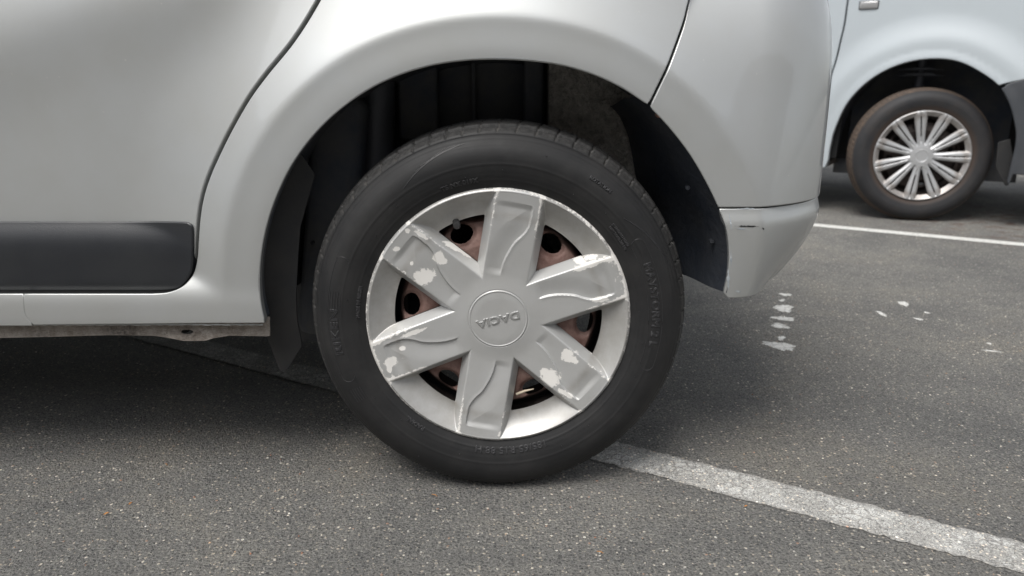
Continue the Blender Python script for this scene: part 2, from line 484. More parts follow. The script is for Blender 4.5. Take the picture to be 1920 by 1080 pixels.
def mat_asphalt():
    m = M('asphalt'); m.set(Roughness=0.82, Specular_IOR_Level=0.35)
    geo, c, h, _, _ = asphalt_nodes(m)
    st = m.ramp(m.noise(2.6, 6, 0.65, vec=geo, dist=.8), [(0.36, (0.84, 0.85, 0.86)), (0.52, (1.0, 1.0, 1.0)), (0.68, (1.10, 1.07, 1.02))])
    c = m.mix(1.0, c, st, 'MULTIPLY')
    oil = m.ramp(m.noise(1.7, 4, 0.7, vec=geo, dist=1.2), [(0.66, 0.0), (0.74, 1.0)])
    c = m.mix(m.math('MULTIPLY', oil, 0.35), c, (0.05, 0.05, 0.05))
    # reddish dirt washed out beside the van's wheel
    sub = m.n.new('ShaderNodeVectorMath'); sub.operation = 'DISTANCE'
    m.l.new(geo, sub.inputs[0]); sub.inputs[1].default_value = (2.45, 3.62, 0)
    near = m.ramp(sub.outputs['Value'], [(0.10, 1.0), (0.85, 0.0)])
    rd = m.math('MULTIPLY', near, m.ramp(m.noise(12, 7, 0.75, vec=geo), [(0.50, 0.0), (0.62, 1.0)]))
    c = m.mix(m.math('MULTIPLY', rd, 0.75), c, (0.17, 0.065, 0.035))
    m.to('Base Color', c)
    m.to('Normal', m.bump(h, 1.0, 0.0038)); return m.m
MT['asphalt'] = mat_asphalt()

def mat_line(name, wear):
    m = M(name); m.set(Roughness=0.78, Specular_IOR_Level=0.3)
    geo, c, h, pres, v1 = asphalt_nodes(m)
    wob = m.n.new('ShaderNodeVectorMath'); wob.operation = 'MULTIPLY_ADD'
    m.l.new(m.noise(70, 4, 0.6, out='Color', vec=geo), wob.inputs[0]); wob.inputs[1].default_value = (0.016, 0.016, 0.016)
    m.l.new(geo, wob.inputs[2])
    crack = m.vor(44, feature='DISTANCE_TO_EDGE', vec=wob.outputs[0])
    crack2 = m.vor(85, feature='DISTANCE_TO_EDGE', vec=wob.outputs[0])
    k1 = m.ramp(crack, [(0.055, 1.0), (0.105, 0.0)])
    k2 = m.math('MULTIPLY', m.ramp(crack2, [(0.03, 1.0), (0.07, 0.0)]), m.ramp(m.noise(14, 3, vec=geo), [(0.42, 0.0), (0.6, 1.0)]))
    pit = m.ramp(m.math('ADD', m.noise(520, 4, 0.75, vec=geo), m.math('MULTIPLY', m.noise(9, 5, 0.7, vec=geo), 0.60*wear)),
                 [(0.74, 0.0), (0.80, 1.0)])
    ed = m.attr('edge')                        # paint is thinnest along the borders
    pit2 = m.ramp(m.math('ADD', m.noise(300, 4, 0.75, vec=geo), m.math('MULTIPLY', ed, 0.30)), [(0.66, 0.0), (0.70, 1.0)])
    bare = m.math('MAXIMUM', m.math('MAXIMUM', m.math('MULTIPLY', m.math('MULTIPLY', k1, wear), m.ramp(m.noise(11, 3, 0.6, vec=geo), [(0.36, 0.35), (0.52, 1.0)])), m.math('MULTIPLY', k2, 0.6*wear)), m.math('MAXIMUM', m.math('MULTIPLY', pit, wear), pit2))
    white = m.mix(m.noise(40, 5, 0.6, vec=geo), (0.66, 0.66, 0.63), (0.82, 0.82, 0.79))
    m.to('Base Color', m.mix(bare, white, c))
    m.to('Normal', m.bump(m.math('SUBTRACT', m.math('MULTIPLY', h, 0.5), m.math('MULTIPLY', bare, 0.5)), 0.5, 0.0018))
    return m.m
MT['line_worn'] = mat_line('cracked_line_paint', 1.0)
MT['line_blot'] = mat_line('paint_remnant', 0.5)
MT['line_new'] = mat_line('line_paint', 0.45)

# ------------------------------------------------------------------ ground and markings
def sheet(name, V, Fc, mat, edge=None):
    o = mesh_np(name, V, Fc, None, mat, smooth=False)
    o['kind'] = 'structure'
    if edge is not None:
        a = o.data.attributes.new('edge', 'FLOAT', 'POINT'); a.data.foreach_set('value', edge)
    return o
sheet('ground', [(-150, -150, 0), (150, -150, 0), (150, 150, 0), (-150, 150, 0)], [(0, 1, 2, 3)], MT['asphalt'])

LD = G(1920, 458) - G(1515, 420); LD /= np.linalg.norm(LD)         # direction of the parking lines
LN = np.array([-LD[1], LD[0]])
def line(name, p0, w, a0, a1, z, mat):
    rows = int((a1-a0)/0.01); cols = [-.5, -.46, -.38, 0, .38, .46, .5]
    V = []; E = []; Fc = []
    for i in range(rows+1):
        a = a0+(a1-a0)*i/rows
        for k, c in enumerate(cols):
            jit = (random.random()-.5)*0.007 if abs(c) == .5 else 0
            q = p0 + LD*a + LN*(c*w+jit)
            V.append((q[0], q[1], z)); E.append({.5: 1.0, .46: .8, .38: .25}.get(abs(c), 0.0))
    m = len(cols)
    for i in range(rows):
        for k in range(m-1):
            Fc.append((i*m+k, (i+1)*m+k, (i+1)*m+k+1, i*m+k+1))
    o = sheet(name, V, Fc, mat, E)
    return o
l1a, l1b = G(1110, 862), G(1920, 1082)
u1a, u1b = G(1165, 832), G(1920, 1014)
mid1 = (l1a+u1a)/2
D1 = (l1b+u1b)/2-mid1; D1 /= np.linalg.norm(D1)
w1 = abs(np.dot(l1a-mid1, [-D1[1], D1[0]]))+abs(np.dot(u1a-mid1, [-D1[1], D1[0]]))
_LD, _LN = LD, LN
LD, LN = D1, np.array([-D1[1], D1[0]])
print('line1', mid1, D1, w1)
line('parking_line', mid1, w1, -3.2, 2.4, 0.0012, MT['line_worn'])
LD, LN = _LD, _LN
m2 = (G(1515, 414)+G(1515, 428))/2
print('line2', m2, LD, np.linalg.norm(G(1515, 414)-G(1515, 428)))
line('parking_line', m2, 0.085, -4, 3.5, 0.0012, MT['line_new'])

def splat(name, px, py, w, h, seed, z=0.0015, ang=0.0):
    """remnant of road paint: ragged thin patch, size in photo pixels"""
    rnd = random.Random(seed); n = 40
    ph = [rnd.uniform(0, 6.28) for _ in range(6)]
    V = []; c = G(px, py); V.append((c[0], c[1], z+0.0003))
    for i in range(n):
        a = 2*math.pi*i/n
        r = 1+.16*math.sin(2*a+ph[0])+.13*math.sin(3*a+ph[1])+.12*math.sin(5*a+ph[2])+.10*math.sin(9*a+ph[3])+.07*rnd.uniform(-1, 1)
        dx, dy = w*.46*r*math.cos(a), h*.40*r*math.sin(a)
        q = G(px+dx*math.cos(ang)-dy*math.sin(ang), py+dx*math.sin(ang)+dy*math.cos(ang))
        V.append((q[0], q[1], z))
    m = len(V)
    for v in V[1:m]: V.append((v[0], v[1], 0.0))
    Fc = [(0, 1+(i+1) % n, 1+i) for i in range(n)] + [(1+i, 1+(i+1) % n, m+(i+1) % n, m+i) for i in range(n)]
    return sheet(name, V, Fc, MT['line_blot'], [0.0]+[.55]*n+[1.0]*n)
for k, (px, py, w, h, an) in enumerate([(1472, 553, 26, 6, .15), (1466, 564, 12, 6, 0), (1470, 579, 32, 20, .1), (1469, 598, 44, 10, .05), (1462, 612, 36, 11, .05),
                      (1465, 635, 13, 12, 0), (1464, 650, 60, 17, .22), (1448, 645, 34, 9, .1),
                      (1694, 570, 26, 8, .3), (1653, 589, 26, 6, .4), (1722, 599, 18, 4, .2), (1738, 587, 14, 3, .1), (1860, 659, 40, 3, .1), (1855, 645, 12, 3, .3)]):
    splat('worn_paint_patch', px, py, w, h, 11+k, ang=an)

# ------------------------------------------------------------------ the silver car
YH = 1.097                      # hub cap face plane
XW, ZW = -0.0214, 0.294         # wheel centre
YL = 1.083                      # outermost plane: wheel arch lip
YD = 1.122                      # door skin

car = empty('parked_car', (XW, 1.9, 0), 'silver hatchback in the foreground with a chipped six spoke hubcap and grey door moulding', 'car')
class Sub:                      # keep children in world coordinates under the empty
    pass
def adopt(o, par):
    o.parent = par; return o
car_inv = Vector(car.location)

LIPL = [(492, 606), (485, 572), (482, 540), (483, 500), (488, 460), (498, 415), (515, 366), (541, 312), (576, 262), (622, 214), (680, 171),
        (740, 141), (805, 121), (872, 111), (940, 109), (1005, 113), (1062, 122), (1120, 140), (1172, 165), (1215, 193)]
LIPR = [(1222, 199), (1260, 240), (1298, 290), (1330, 345), (1352, 392), (1365, 432), (1370, 478), (1368, 520), (1362, 551)]
lipL = [P(x, y, YL) for x, y in LIPL]; lipR = [P(x, y, YL) for x, y in LIPR]
CX, CZ = -0.02, 0.335
_lp = np.array(catmull(lipL + lipR, 0.006))
_an = np.unwrap(np.arctan2(_lp[:, 1]-CZ, _lp[:, 0]-CX)); _rr = np.hypot(_lp[:, 0]-CX, _lp[:, 1]-CZ)
_o = np.argsort(_an); _an, _rr = _an[_o], _rr[_o]
if _an[0] < -math.pi*0.9: _an += 2*math.pi
from numpy import interp
def _smooth(a, k=15):
    p = np.pad(a, k, mode='edge'); return np.convolve(p, np.ones(2*k+1)/(2*k+1), 'valid')
_rs = _smooth(_rr)
def lipdist(x, z):
    a = np.arctan2(z-CZ, x-CX); a = np.where(a < -math.pi/2, a+2*math.pi, a)
    return np.hypot(x-CX, z-CZ) - interp(a, _an, _rs)

Z_DB = P(200, 547, 1.10)[1]     # door bottom gap
Z_SB = P(250, 604, 1.10)[1]     # sill bottom edge
shut_corner = P(350, 524, 1.1)[0]
def S(x, z, sill=True):
    x = np.asarray(x, float); z = np.asarray(z, float)
    d = lipdist(x, z)
    y = YD + 0.10*(z-0.50)**2 + 0.35*softplus(z-0.80, 0.05)**2*2
    # door panel: invented diagonal roll, shaped to imitate a dark and light reflection band
    q = (z-0.695) - 0.33*(x+0.77)
    y = y - 0.0110*np.exp(-(q/0.085)**2) * sstep(-0.30, -0.46, x)
    # flare: flat band round the lip, then a concave shoulder running back to the door
    t = softplus((d-0.054), 0.0040)/0.185
    tt = np.clip(t, 0, 1)
    Fl = (1-tt)**2
    Fl = np.where(t < 1, Fl, 0)
    y = y - (YD-YL-0.004)*Fl
    y = y + 0.085*np.clip(softplus(0.054-d, 0.003), 0, .06)      # the band leans in towards the lip
    y = y - 0.004*sstep(0.05, 0.0, d)
    # sill roll
    zm = (Z_DB+Z_SB)/2+0.002
    if sill:
        zz = z + 0.25*softplus(x-(shut_corner-0.03), 0.02)*0
        ys = 1.0895 + 8.0*softplus(zz-(zm+0.001), 0.005)**2 + 3.0*softplus(zm-0.012-z, 0.003)**2
        ysx = ys + 0.5*sstep(0.0, 0.05, x)
        y = smin(y, ysx, 0.003)
    return y
def fS(x, z): return np.stack([x, S(x, z), z], -1)
def fD(x, z): return np.stack([x, S(x, z, False), z], -1)

def PS(px, py, off=0.0):         # photo point -> (x, z) on the side skin
    Y = 1.1
    for _ in range(8):
        q = P(px, py, Y); Y = float(S(q[0], q[1]))+off
    return q

Z_TOP = 0.93
def upto(pts, ztop):             # extend the last point of a seam to the waistline
    a, b = pts[-2], pts[-1]
    return pts
shut = [PS(x, y) for x, y in [(597, 0), (550, 75), (500, 137), (467, 182), (435, 237), (410, 287), (390, 333), (378, 373), (372, 411), (369, 450), (367, 480),
                              (362, 505), (351, 524), (335, 537), (312, 545), (285, 547)]]
top_x = shut[0][0]+ (shut[0]-shut[1])[0]/(shut[0]-shut[1])[1]*(Z_TOP-shut[0][1])*0.75
shut = [np.array([top_x, Z_TOP])] + [np.array([shut[0][0]+(top_x-shut[0][0])*.55, shut[0][1]+(Z_TOP-shut[0][1])*.5])] + shut
shut = catmull(shut, 0.005)
Z_DB = shut[-1][1]
XL = -1.05                       # joint between rear and front door (out of frame)
seam = [np.array([XL, Z_DB])]
gap = 0.0024
bump_gap = [PS(x, y) for x, y in [(1218, 196), (1239, 153), (1256, 116), (1271, 76), (1284, 38), (1294, -2)]]
bump_gap += [np.array([bump_gap[-1][0]+.022, bump_gap[-1][1]+.08]), np.array([bump_gap[-1][0]+.035, Z_TOP])]
bump_gap = catmull(bump_gap, 0.005)

EG = 0.0022
# rear door
off = offset_line(shut, -gap-EG)
if off[len(off)//2][0] > shut[len(off)//2][0]: off = offset_line(shut, gap+EG)
loop = off + catmull([off[-1], np.array([XL+.003, off[-1][1]])], 0.012)[1:] + catmull([np.array([XL+.003, off[-1][1]]), np.array([XL+.003, Z_TOP])], 0.02)[1:] + catmull([np.array([XL+.003, Z_TOP]), off[0]], 0.02)[1:-1]
door = panel('rear_door', loop, fD, car, MT['silver'], edge=EG)
# front door, out of frame to the left
loop = [np.array(p) for p in [(XL-.003, Z_DB+.004), (XL-.003, Z_TOP), (XL-1.0, Z_TOP), (XL-1.08, Z_DB+.004)]]
lp = []
for a, b in zip(loop, loop[1:]+loop[:1]): lp += catmull([a, b], 0.03)[:-1]
panel('front_door', lp, fD, car, MT['silver'], step=0.03, edge=EG)
# quarter panel with the sill end
off = offset_line(shut, gap+EG)
if off[len(off)//2][0] < shut[len(off)//2][0]: off = offset_line(shut, -gap-EG)
seam_top = PS(46, 549); seam_bot = PS(62, 604)
seam_x0 = [np.array([seam_top[0], off[-1][1]]), PS(47, 570), PS(50, 590), np.array([seam_bot[0], Z_SB])]
lip = catmull(lipL, 0.005)
bgl = offset_line(bump_gap, 0.0016+EG)
if bgl[10][0] > bump_gap[10][0]: bgl = offset_line(bump_gap, -0.0016-EG)
loop = off + catmull([off[-1], seam_x0[0]], .008)[1:] + catmull(seam_x0, .004)[1:] + catmull([seam_x0[-1], lip[0]], .008)[1:-1] + lip + bgl[1:] + catmull([bgl[-1], off[0]], .012)[1:-1]
panel('quarter_panel', loop, fS, car, MT['silver'], edge=EG, deep=0.012, step=0.006)
# sill further forward
sx = offset_line(catmull(seam_x0, .004), 0.0012+EG)
if sx[3][0] > seam_x0[0][0]: sx = offset_line(catmull(seam_x0, .004), -0.0012-EG)
loop = list(sx) + catmull([sx[-1], np.array([-2.15, Z_SB])], .02)[1:] + catmull([np.array([-2.15, Z_SB]), np.array([-2.15, sx[0][1]])], .01)[1:] + catmull([np.array([-2.15, sx[0][1]]), sx[0]], .02)[1:-1]
panel('sill', loop, fS, car, MT['silver'], edge=EG, step=0.007)
# spot welded flange under the sill
fy = 1.112
fl = [P(x, y, fy) for x, y in [(505, 602), (505, 630), (430, 629), (402, 633), (385, 638), (345, 638), (318, 633), (290, 629), (200, 628), (100, 631), (0, 633)]]
fl.append(np.array([-2.15, fl[-1][1]])); fl.append(np.array([-2.15, Z_SB+.004])); fl.append(np.array([fl[0][0], Z_SB+.004]))
lp = []
for a, b in zip(fl[1:], fl[2:]+fl[:1]): lp += catmull([a, b], 0.006)[:-1]
hc = P(351, 622, fy)
hole = [hc+np.array([.0105*np.sign(math.cos(a))*abs(math.cos(a))**.7, .0042*math.sin(a)]) for a in np.linspace(0, 2*math.pi, 25)[:-1]]
def fF(x, z): return np.stack([x, fy+0*x + 0.0015*np.sin(x*60)*0 - .002*sstep(hc[1]+.01, hc[1]-.004, z)*np.exp(-((x-hc[0])/.04)**2), z], -1)
panel('sill_flange', lp, fF, car, MT['flange'], edge=0.0008, deep=0.002, step=0.006, holes=[np.array(hole)])
sb0, sb1 = P(492, 605, 1.094), P(0, 607, 1.094)
rs_ = random.Random(2); n_ = 170
tube('seam_bead', [(sb0[0]+(sb1[0]-.6-sb0[0])*i/n_, 1.096+rs_.uniform(-.0004, .0004), Z_SB-.0028+rs_.uniform(-.0004, .0004)) for i in range(n_+1)],
     [.0010+.0006*((i % 3) == 0) for i in range(n_+1)], car, MT['silver'], 6)
# side moulding on the door
mo = -0.020
mp = [P(x, y, YD-.0205) for x, y in [(350, 420.5), (356, 424), (358, 434), (358.5, 470), (357.5, 497), (353, 514), (343, 529), (330, 539), (308, 543), (280, 544)]]
MZ0, MZ1 = mp[-1][1], mp[0][1]
def fM(x, z):
    t = (z-MZ0)/(MZ1-MZ0)
    b = 0.0225 - 0.062*softplus(t-0.50, 0.05)**2 - 0.010*softplus(0.15-t, 0.04)**2*12
    yy = YD + 0.10*(z-0.5)**2 - b
    yy = smin(yy, S(x, z, False)-0.0045, 0.002)
    return np.stack([x, yy, z], -1)
lp = catmull(mp, .003) + catmull([mp[-1], np.array([XL+.02, MZ0])], .008)[1:] + catmull([np.array([XL+.02, MZ0]), np.array([XL+.02, MZ1])], .008)[1:] + catmull([np.array([XL+.02, MZ1]), mp[0]], .008)[1:-1]
panel('side_moulding', lp, fM, door, MT['moulding'], edge=0.0028, deep=0.02, step=0.006)

# bumper: (s, z) wrapped round the rear corner
ZC1 = P(1395, 390, 1.088)[1]     # joint between upper and lower bumper
ZC2 = P(1395, 423, 1.088)[1]
ZBB = P(1390, 557, 1.09)[1]
S0, LC = 0.357, 0.25
RC = 2*LC/math.pi
def fB(s, z):
    s = np.asarray(s, float); z = np.asarray(z, float)
    ph = np.clip((s-S0)/LC, 0, 1)*math.pi/2
    x = np.minimum(s, S0)+RC*np.sin(ph)
    yext = RC*(1-np.cos(ph)) + np.clip(s-S0-LC, 0, 9)
    nx, ny = np.sin(ph), -np.cos(ph)
    base = S(np.minimum(s, 0.62), z)
    w = 0.10+0.90*sstep(0.33, 0.47, s)
    low = softplus(ZC2-z, 0.004)
    o = 0.005*sstep(ZC1, ZC2, z) - (0.22*low + 2.5*low**2)*w
    o = np.where(z > ZC1, 0, o)
    up = softplus(z-0.66, 0.03)
    o = o - 1.2*up**2
    yext = yext + np.where(z < ZC1, .20*(softplus(s-.366, .0015)-softplus(s-.40, .006)), 0)
    return np.stack([x+nx*o, base+yext+ny*o, z], -1)
bgr = offset_line(bump_gap, 0.0016+EG)
if bgr[10][0] < bump_gap[10][0]: bgr = offset_line(bump_gap, -0.0016-EG)
lipr = catmull(lipR, .005)
k = int(np.argmin([abs(p[1]-(ZC1+.0035)) for p in lipr]))
up_l = lipr[:k+1]
up_l[-1] = np.array([up_l[-1][0], ZC1+.0030])
SE = S0+LC+0.75
e1 = np.array([SE, up_l[-1][1]]); e2 = np.array([SE, Z_TOP])
loop = bgr[::-1] + up_l + catmull([up_l[-1], e1], .012)[1:] + catmull([e1, e2], .03)[1:] + catmull([e2, bgr[-1]], .012)[1:-1]
bumper = panel('rear_bumper', loop, fB, car, MT['silver'], edge=EG, step=0.008)
lo_l = lipr[k+1:]
lo_l[0] = lo_l[0]*1.0; lo_l[0][1] = ZC1-.0030
e0 = np.array([lo_l[-1][0]+.006, ZBB]); e1 = np.array([SE, ZBB]); e2 = np.array([SE, lo_l[0][1]])
loop = list(lo_l) + catmull([lo_l[-1], e0], .003)[1:] + catmull([e0, e1], .012)[1:] + catmull([e1, e2], .02)[1:] + catmull([e2, lo_l[0]], .012)[1:-1]
panel('lower_bumper', loop, fB, car, MT['silver'], edge=EG, step=0.007)
# black scrape on the lower bumper
def patch(name, px0, py0, px1, py1, th, par, mat, seed=1):
    rnd = random.Random(seed); V = []; n = 14
    for i in range(n+1):
        t = i/n; hh = th*(0.35+rnd.random())*math.sin(math.pi*min(max(t, .08), .92))
        for sg in (-1, 1):
            v_ = abs(py1-py0) > abs(px1-px0)
            q = P(px0+(px1-px0)*t+(sg*hh if v_ else 0), py0+(py1-py0)*t+(0 if v_ else sg*hh)+rnd.uniform(-.5, .5), 1.085)
            p = fB(np.array([q[0]]), np.array([q[1]]))[0]
            V.append((p[0], p[1]-.0006, p[2]))
    Fc = [(2*i, 2*i+1, 2*i+3, 2*i+2) for i in range(n)]
    return mesh_np(name, V, Fc, par, mat)
patch('scrape_mark', 1376, 423, 1421, 424, 1.6, bumper, MT['gap_scrape'], 3)
patch('scrape_mark', 1429, 426, 1432, 431, 1.5, bumper, MT['gap_scrape'], 5)

MT['scuff'] = mat_simple('grey_scuff', (0.30, 0.34, 0.38), .8, 0, 400, .4, .001, col2=(.5, .52, .53), varscale=150)
for i, (a_, b_, c_, d_, w_) in enumerate([(1366, 505, 1367, 545, 3.0), (1370, 470, 1371, 500, 1.6), (1380, 547, 1392, 549, 2.2), (1367, 400, 1371, 432, 1.2), (1382, 391.5, 1420, 391.5, 1.0), (1378, 428, 1400, 429, 1.2)]):
    patch('scuff_mark', a_, b_, c_, d_, w_, bumper, MT['scuff'], 20+i)
# black sheet behind the panels, standing in for the shade in their gaps
def fI(s, z):
    p = fB(s, z); q = fS(s, z)
    r = np.where((s > 0.2)[:, None], p, q); r[:, 1] += 0.017; r[:, 0] -= 0.014*(s > 0.36)
    return r
lp0 = [p + (p-np.array([CX, CZ]))/np.linalg.norm(p-np.array([CX, CZ]))*0.007 for p in catmull(lipL+lipR, .006)]
a = lp0[0]; b = lp0[-1]
loop = list(lp0) + catmull([b, np.array([SE, b[1]])], .02)[1:] + catmull([np.array([SE, b[1]]), np.array([SE, Z_TOP-.01])], .04)[1:] + catmull([np.array([SE, Z_TOP-.01]), np.array([-2.15, Z_TOP-.01])], .02)[1:] + catmull([np.array([-2.15, Z_TOP-.01]), np.array([-2.15, a[1]])], .03)[1:] + catmull([np.array([-2.15, a[1]]), a], .012)[1:-1]
panel('gap_backing', loop, fI, car, MT['gap_scrape'], edge=0.001, deep=0.0, step=0.012)

# rest of the body: waist upwards, far side, nose (mostly out of frame)
def prism(name, pts, y0, y1, par, mat, bev=0.02):
    bm = bmesh.new()
    a = [bm.verts.new((x, y0, z)) for x, z in pts]; b = [bm.verts.new((x, y1, z)) for x, z in pts]
    n = len(pts); bm.faces.new(a); bm.faces.new(b[::-1])
    for i in range(n): bm.faces.new((a[i], b[i], b[(i+1) % n], a[(i+1) % n]))
    bmesh.ops.recalc_face_normals(bm, faces=bm.faces)
    if bev: bmesh.ops.bevel(bm, geom=bm.edges[:], offset=bev, segments=3, affect='EDGES')
    me = bpy.data.meshes.new(name); bm.to_mesh(me); bm.free()
    me.polygons.foreach_set('use_smooth', [True]*len(me.polygons)); me.set_sharp_from_angle(angle=R(30))
    return link(name, me, par, mat)
prism('cabin', [(-2.0, .93), (-1.25, 1.46), (-.4, 1.50), (.22, 1.44), (.46, .93)], 1.25, 2.58, car, MT['glass'], 0.03)
prism('roof', [(-1.28, 1.462), (-.4, 1.512), (.30, 1.455), (.30, 1.49), (-.4, 1.55), (-1.3, 1.50)], 1.23, 2.60, car, MT['silver'], 0.012)
prism('waist_rail', [(-2.1, .915), (.44, .915), (.47, .94), (-2.1, .94)], 1.16, 2.66, car, MT['silver'], 0.008)
prism('bonnet', [(-3.25, .30), (-3.32, .62), (-3.0, .86), (-2.12, .94), (-2.12, .26), (-2.28, .26), (-2.33, .5), (-2.6, .66), (-2.88, .5), (-2.95, .26)], 1.13, 2.68, car, MT['silver'], 0.03)
prism('far_side_body', [(-2.1, .22), (-.42, .22), (-.36, .55), (-.02, .70), (.3, .55), (.34, .30), (.46, .32), (.48, .92), (-2.1, .92)], 2.55, 2.70, car, MT['silver'], 0.02)
prism('tailgate', [(.42, .45), (.50, .45), (.50, .93), (.42, .93)], 1.55, 2.4, car, MT['silver'], 0.01)
prism('underbody', [(-3.1, .25), (-.52, .25), (-.50, .55), (.40, .55), (.40, .26), (.46, .28), (.46, .90), (-3.1, .90)], 1.40, 2.52, car, MT['black'], 0.0)
prism('floor_pan', [(-2.2, .262), (-.52, .262), (-.52, .29), (-2.2, .29)], 1.135, 1.399, car, MT['black'], 0.0)
tl = box('tail_lamp', (.49, 1.29, .905), (.05, .16, .2), car, MT['redlens'], 0.02)

# wheel arch interior
def arch_liner(name, pts, mat, dep, pull, off0=0.004, nw=12, yb=YL+.006):
    V = []; pts = [np.array(p) for p in pts]; n = len(pts)
    c = np.array([CX, CZ])
    for i, p in enumerate(pts):
        dr = (p-c)/np.linalg.norm(p-c)
        for k in range(nw+1):
            w = k/nw
            q = p + dr*(off0*(1 if w < .08 else 1.0)) - dr*pull(i/(n-1), w)
            V.append((q[0], yb+dep(i/(n-1))*w, q[1]))
    m = nw+1
    Fc = [(i*m+k, i*m+k+1, (i+1)*m+k+1, (i+1)*m+k) for i in range(n-1) for k in range(nw)]
    return mesh_np(name, V, Fc, car, mat)
arch_liner('arch_liner', catmull(lipL, .01), MT['liner'], lambda t: .30, lambda t, w: -.012*math.sin(math.pi*w)+.004, 0.004)
rl_pts = catmull([P(1196, 178, YL)]+lipR, .008)
sh = arch_liner('rear_arch_shield', rl_pts, MT['shield'], lambda t: .20, lambda t, w: 0.075*w*(0.35+.65*sstep(0, .5, t)) + .010*math.sin(3*math.pi*w)*.3, 0.002)
prism('arch_inner_wall', [(-.45, .16), (-.45, .82), (.062, .82), (.062, .16)], 1.385, 1.395, car, MT['liner'], 0)
prism('felt_lining', [(.062, .30), (.062, .82), (.42, .82), (.42, .30), (.30, .335)], 1.300, 1.395, car, MT['felt'], 0)
# ribs and folded shapes on the inner wall
for x0, x1, z0, z1, dy in ((-.072, -.064, .3, .80, .015), (.02, .055, .35, .8, .05), (-.20, -.13, .55, .80, .04)):
    box('inner_wall_rib', ((x0+x1)/2, 1.385-dy/2, (z0+z1)/2), (x1-x0, dy, z1-z0), car, MT['liner'], min(.006, (x1-x0)*.3))
tube('damper', [(-.245, 1.30, .20), (-.235, 1.31, .45), (-.225, 1.32, .78)], [.028, .028, .03], car, MT['strut'], 20)
tube('damper_bracket', [(-.225, 1.26, .44), (-.205, 1.255, .50)], [.024, .026], car, MT['strut'], 16)
box('fuel_pipe_cover', (-.31, 1.30, .42), (.09, .10, .42), car, MT['liner'], .02, ry=R(8))
box('axle_beam', (-.22, 1.36, .26), (.3, .06, .07), car, MT['strut'], .015)
box('bump_stop', (-.255, 1.22, .345), (.035, .05, .03), car, MT['strut'], .006)
tube('liner_screw', [(P(1237, 213, 1.10)[0], 1.090, P(1237, 213, 1.10)[1]), (P(1237, 213, 1.10)[0], 1.104, P(1237, 213, 1.10)[1])], [.0055, .0065], car, MT['rustbolt'], 12)
for (x, y, Y) in ((1289, 352, 1.12), (1334, 452, 1.12), (549, 463, 1.20), (586, 455, 1.24)):
    q = P(x, y, Y); tube('liner_clip', [(q[0], Y-.003, q[1]), (q[0], Y+.004, q[1])], .0032, car, MT['shield'], 12)

# mud flap ahead of the wheel
fp = [(508, 352), (490, 420), (483, 500), (483, 560), (500, 605), (513, 650), (526, 690), (531, 695), (540, 690), (553, 668), (564, 650), (562, 632), (557, 600), (556, 560), (562, 425), (585, 330), (560, 290)]
fpw = [P(x, y, 1.150) for x, y in fp]
lp = []
for a, b in zip(fpw, fpw[1:]+fpw[:1]): lp += catmull([a, b], 0.006)[:-1]
def fFlap(x, z): return np.stack([x, 1.142 + 0.5*(x-fpw[0][0])*.5 + .006*np.sin((z-.1)*18), z], -1)
panel('mud_flap', lp, fFlap, car, MT['flap'], edge=0.0015, deep=0.002, step=0.006)

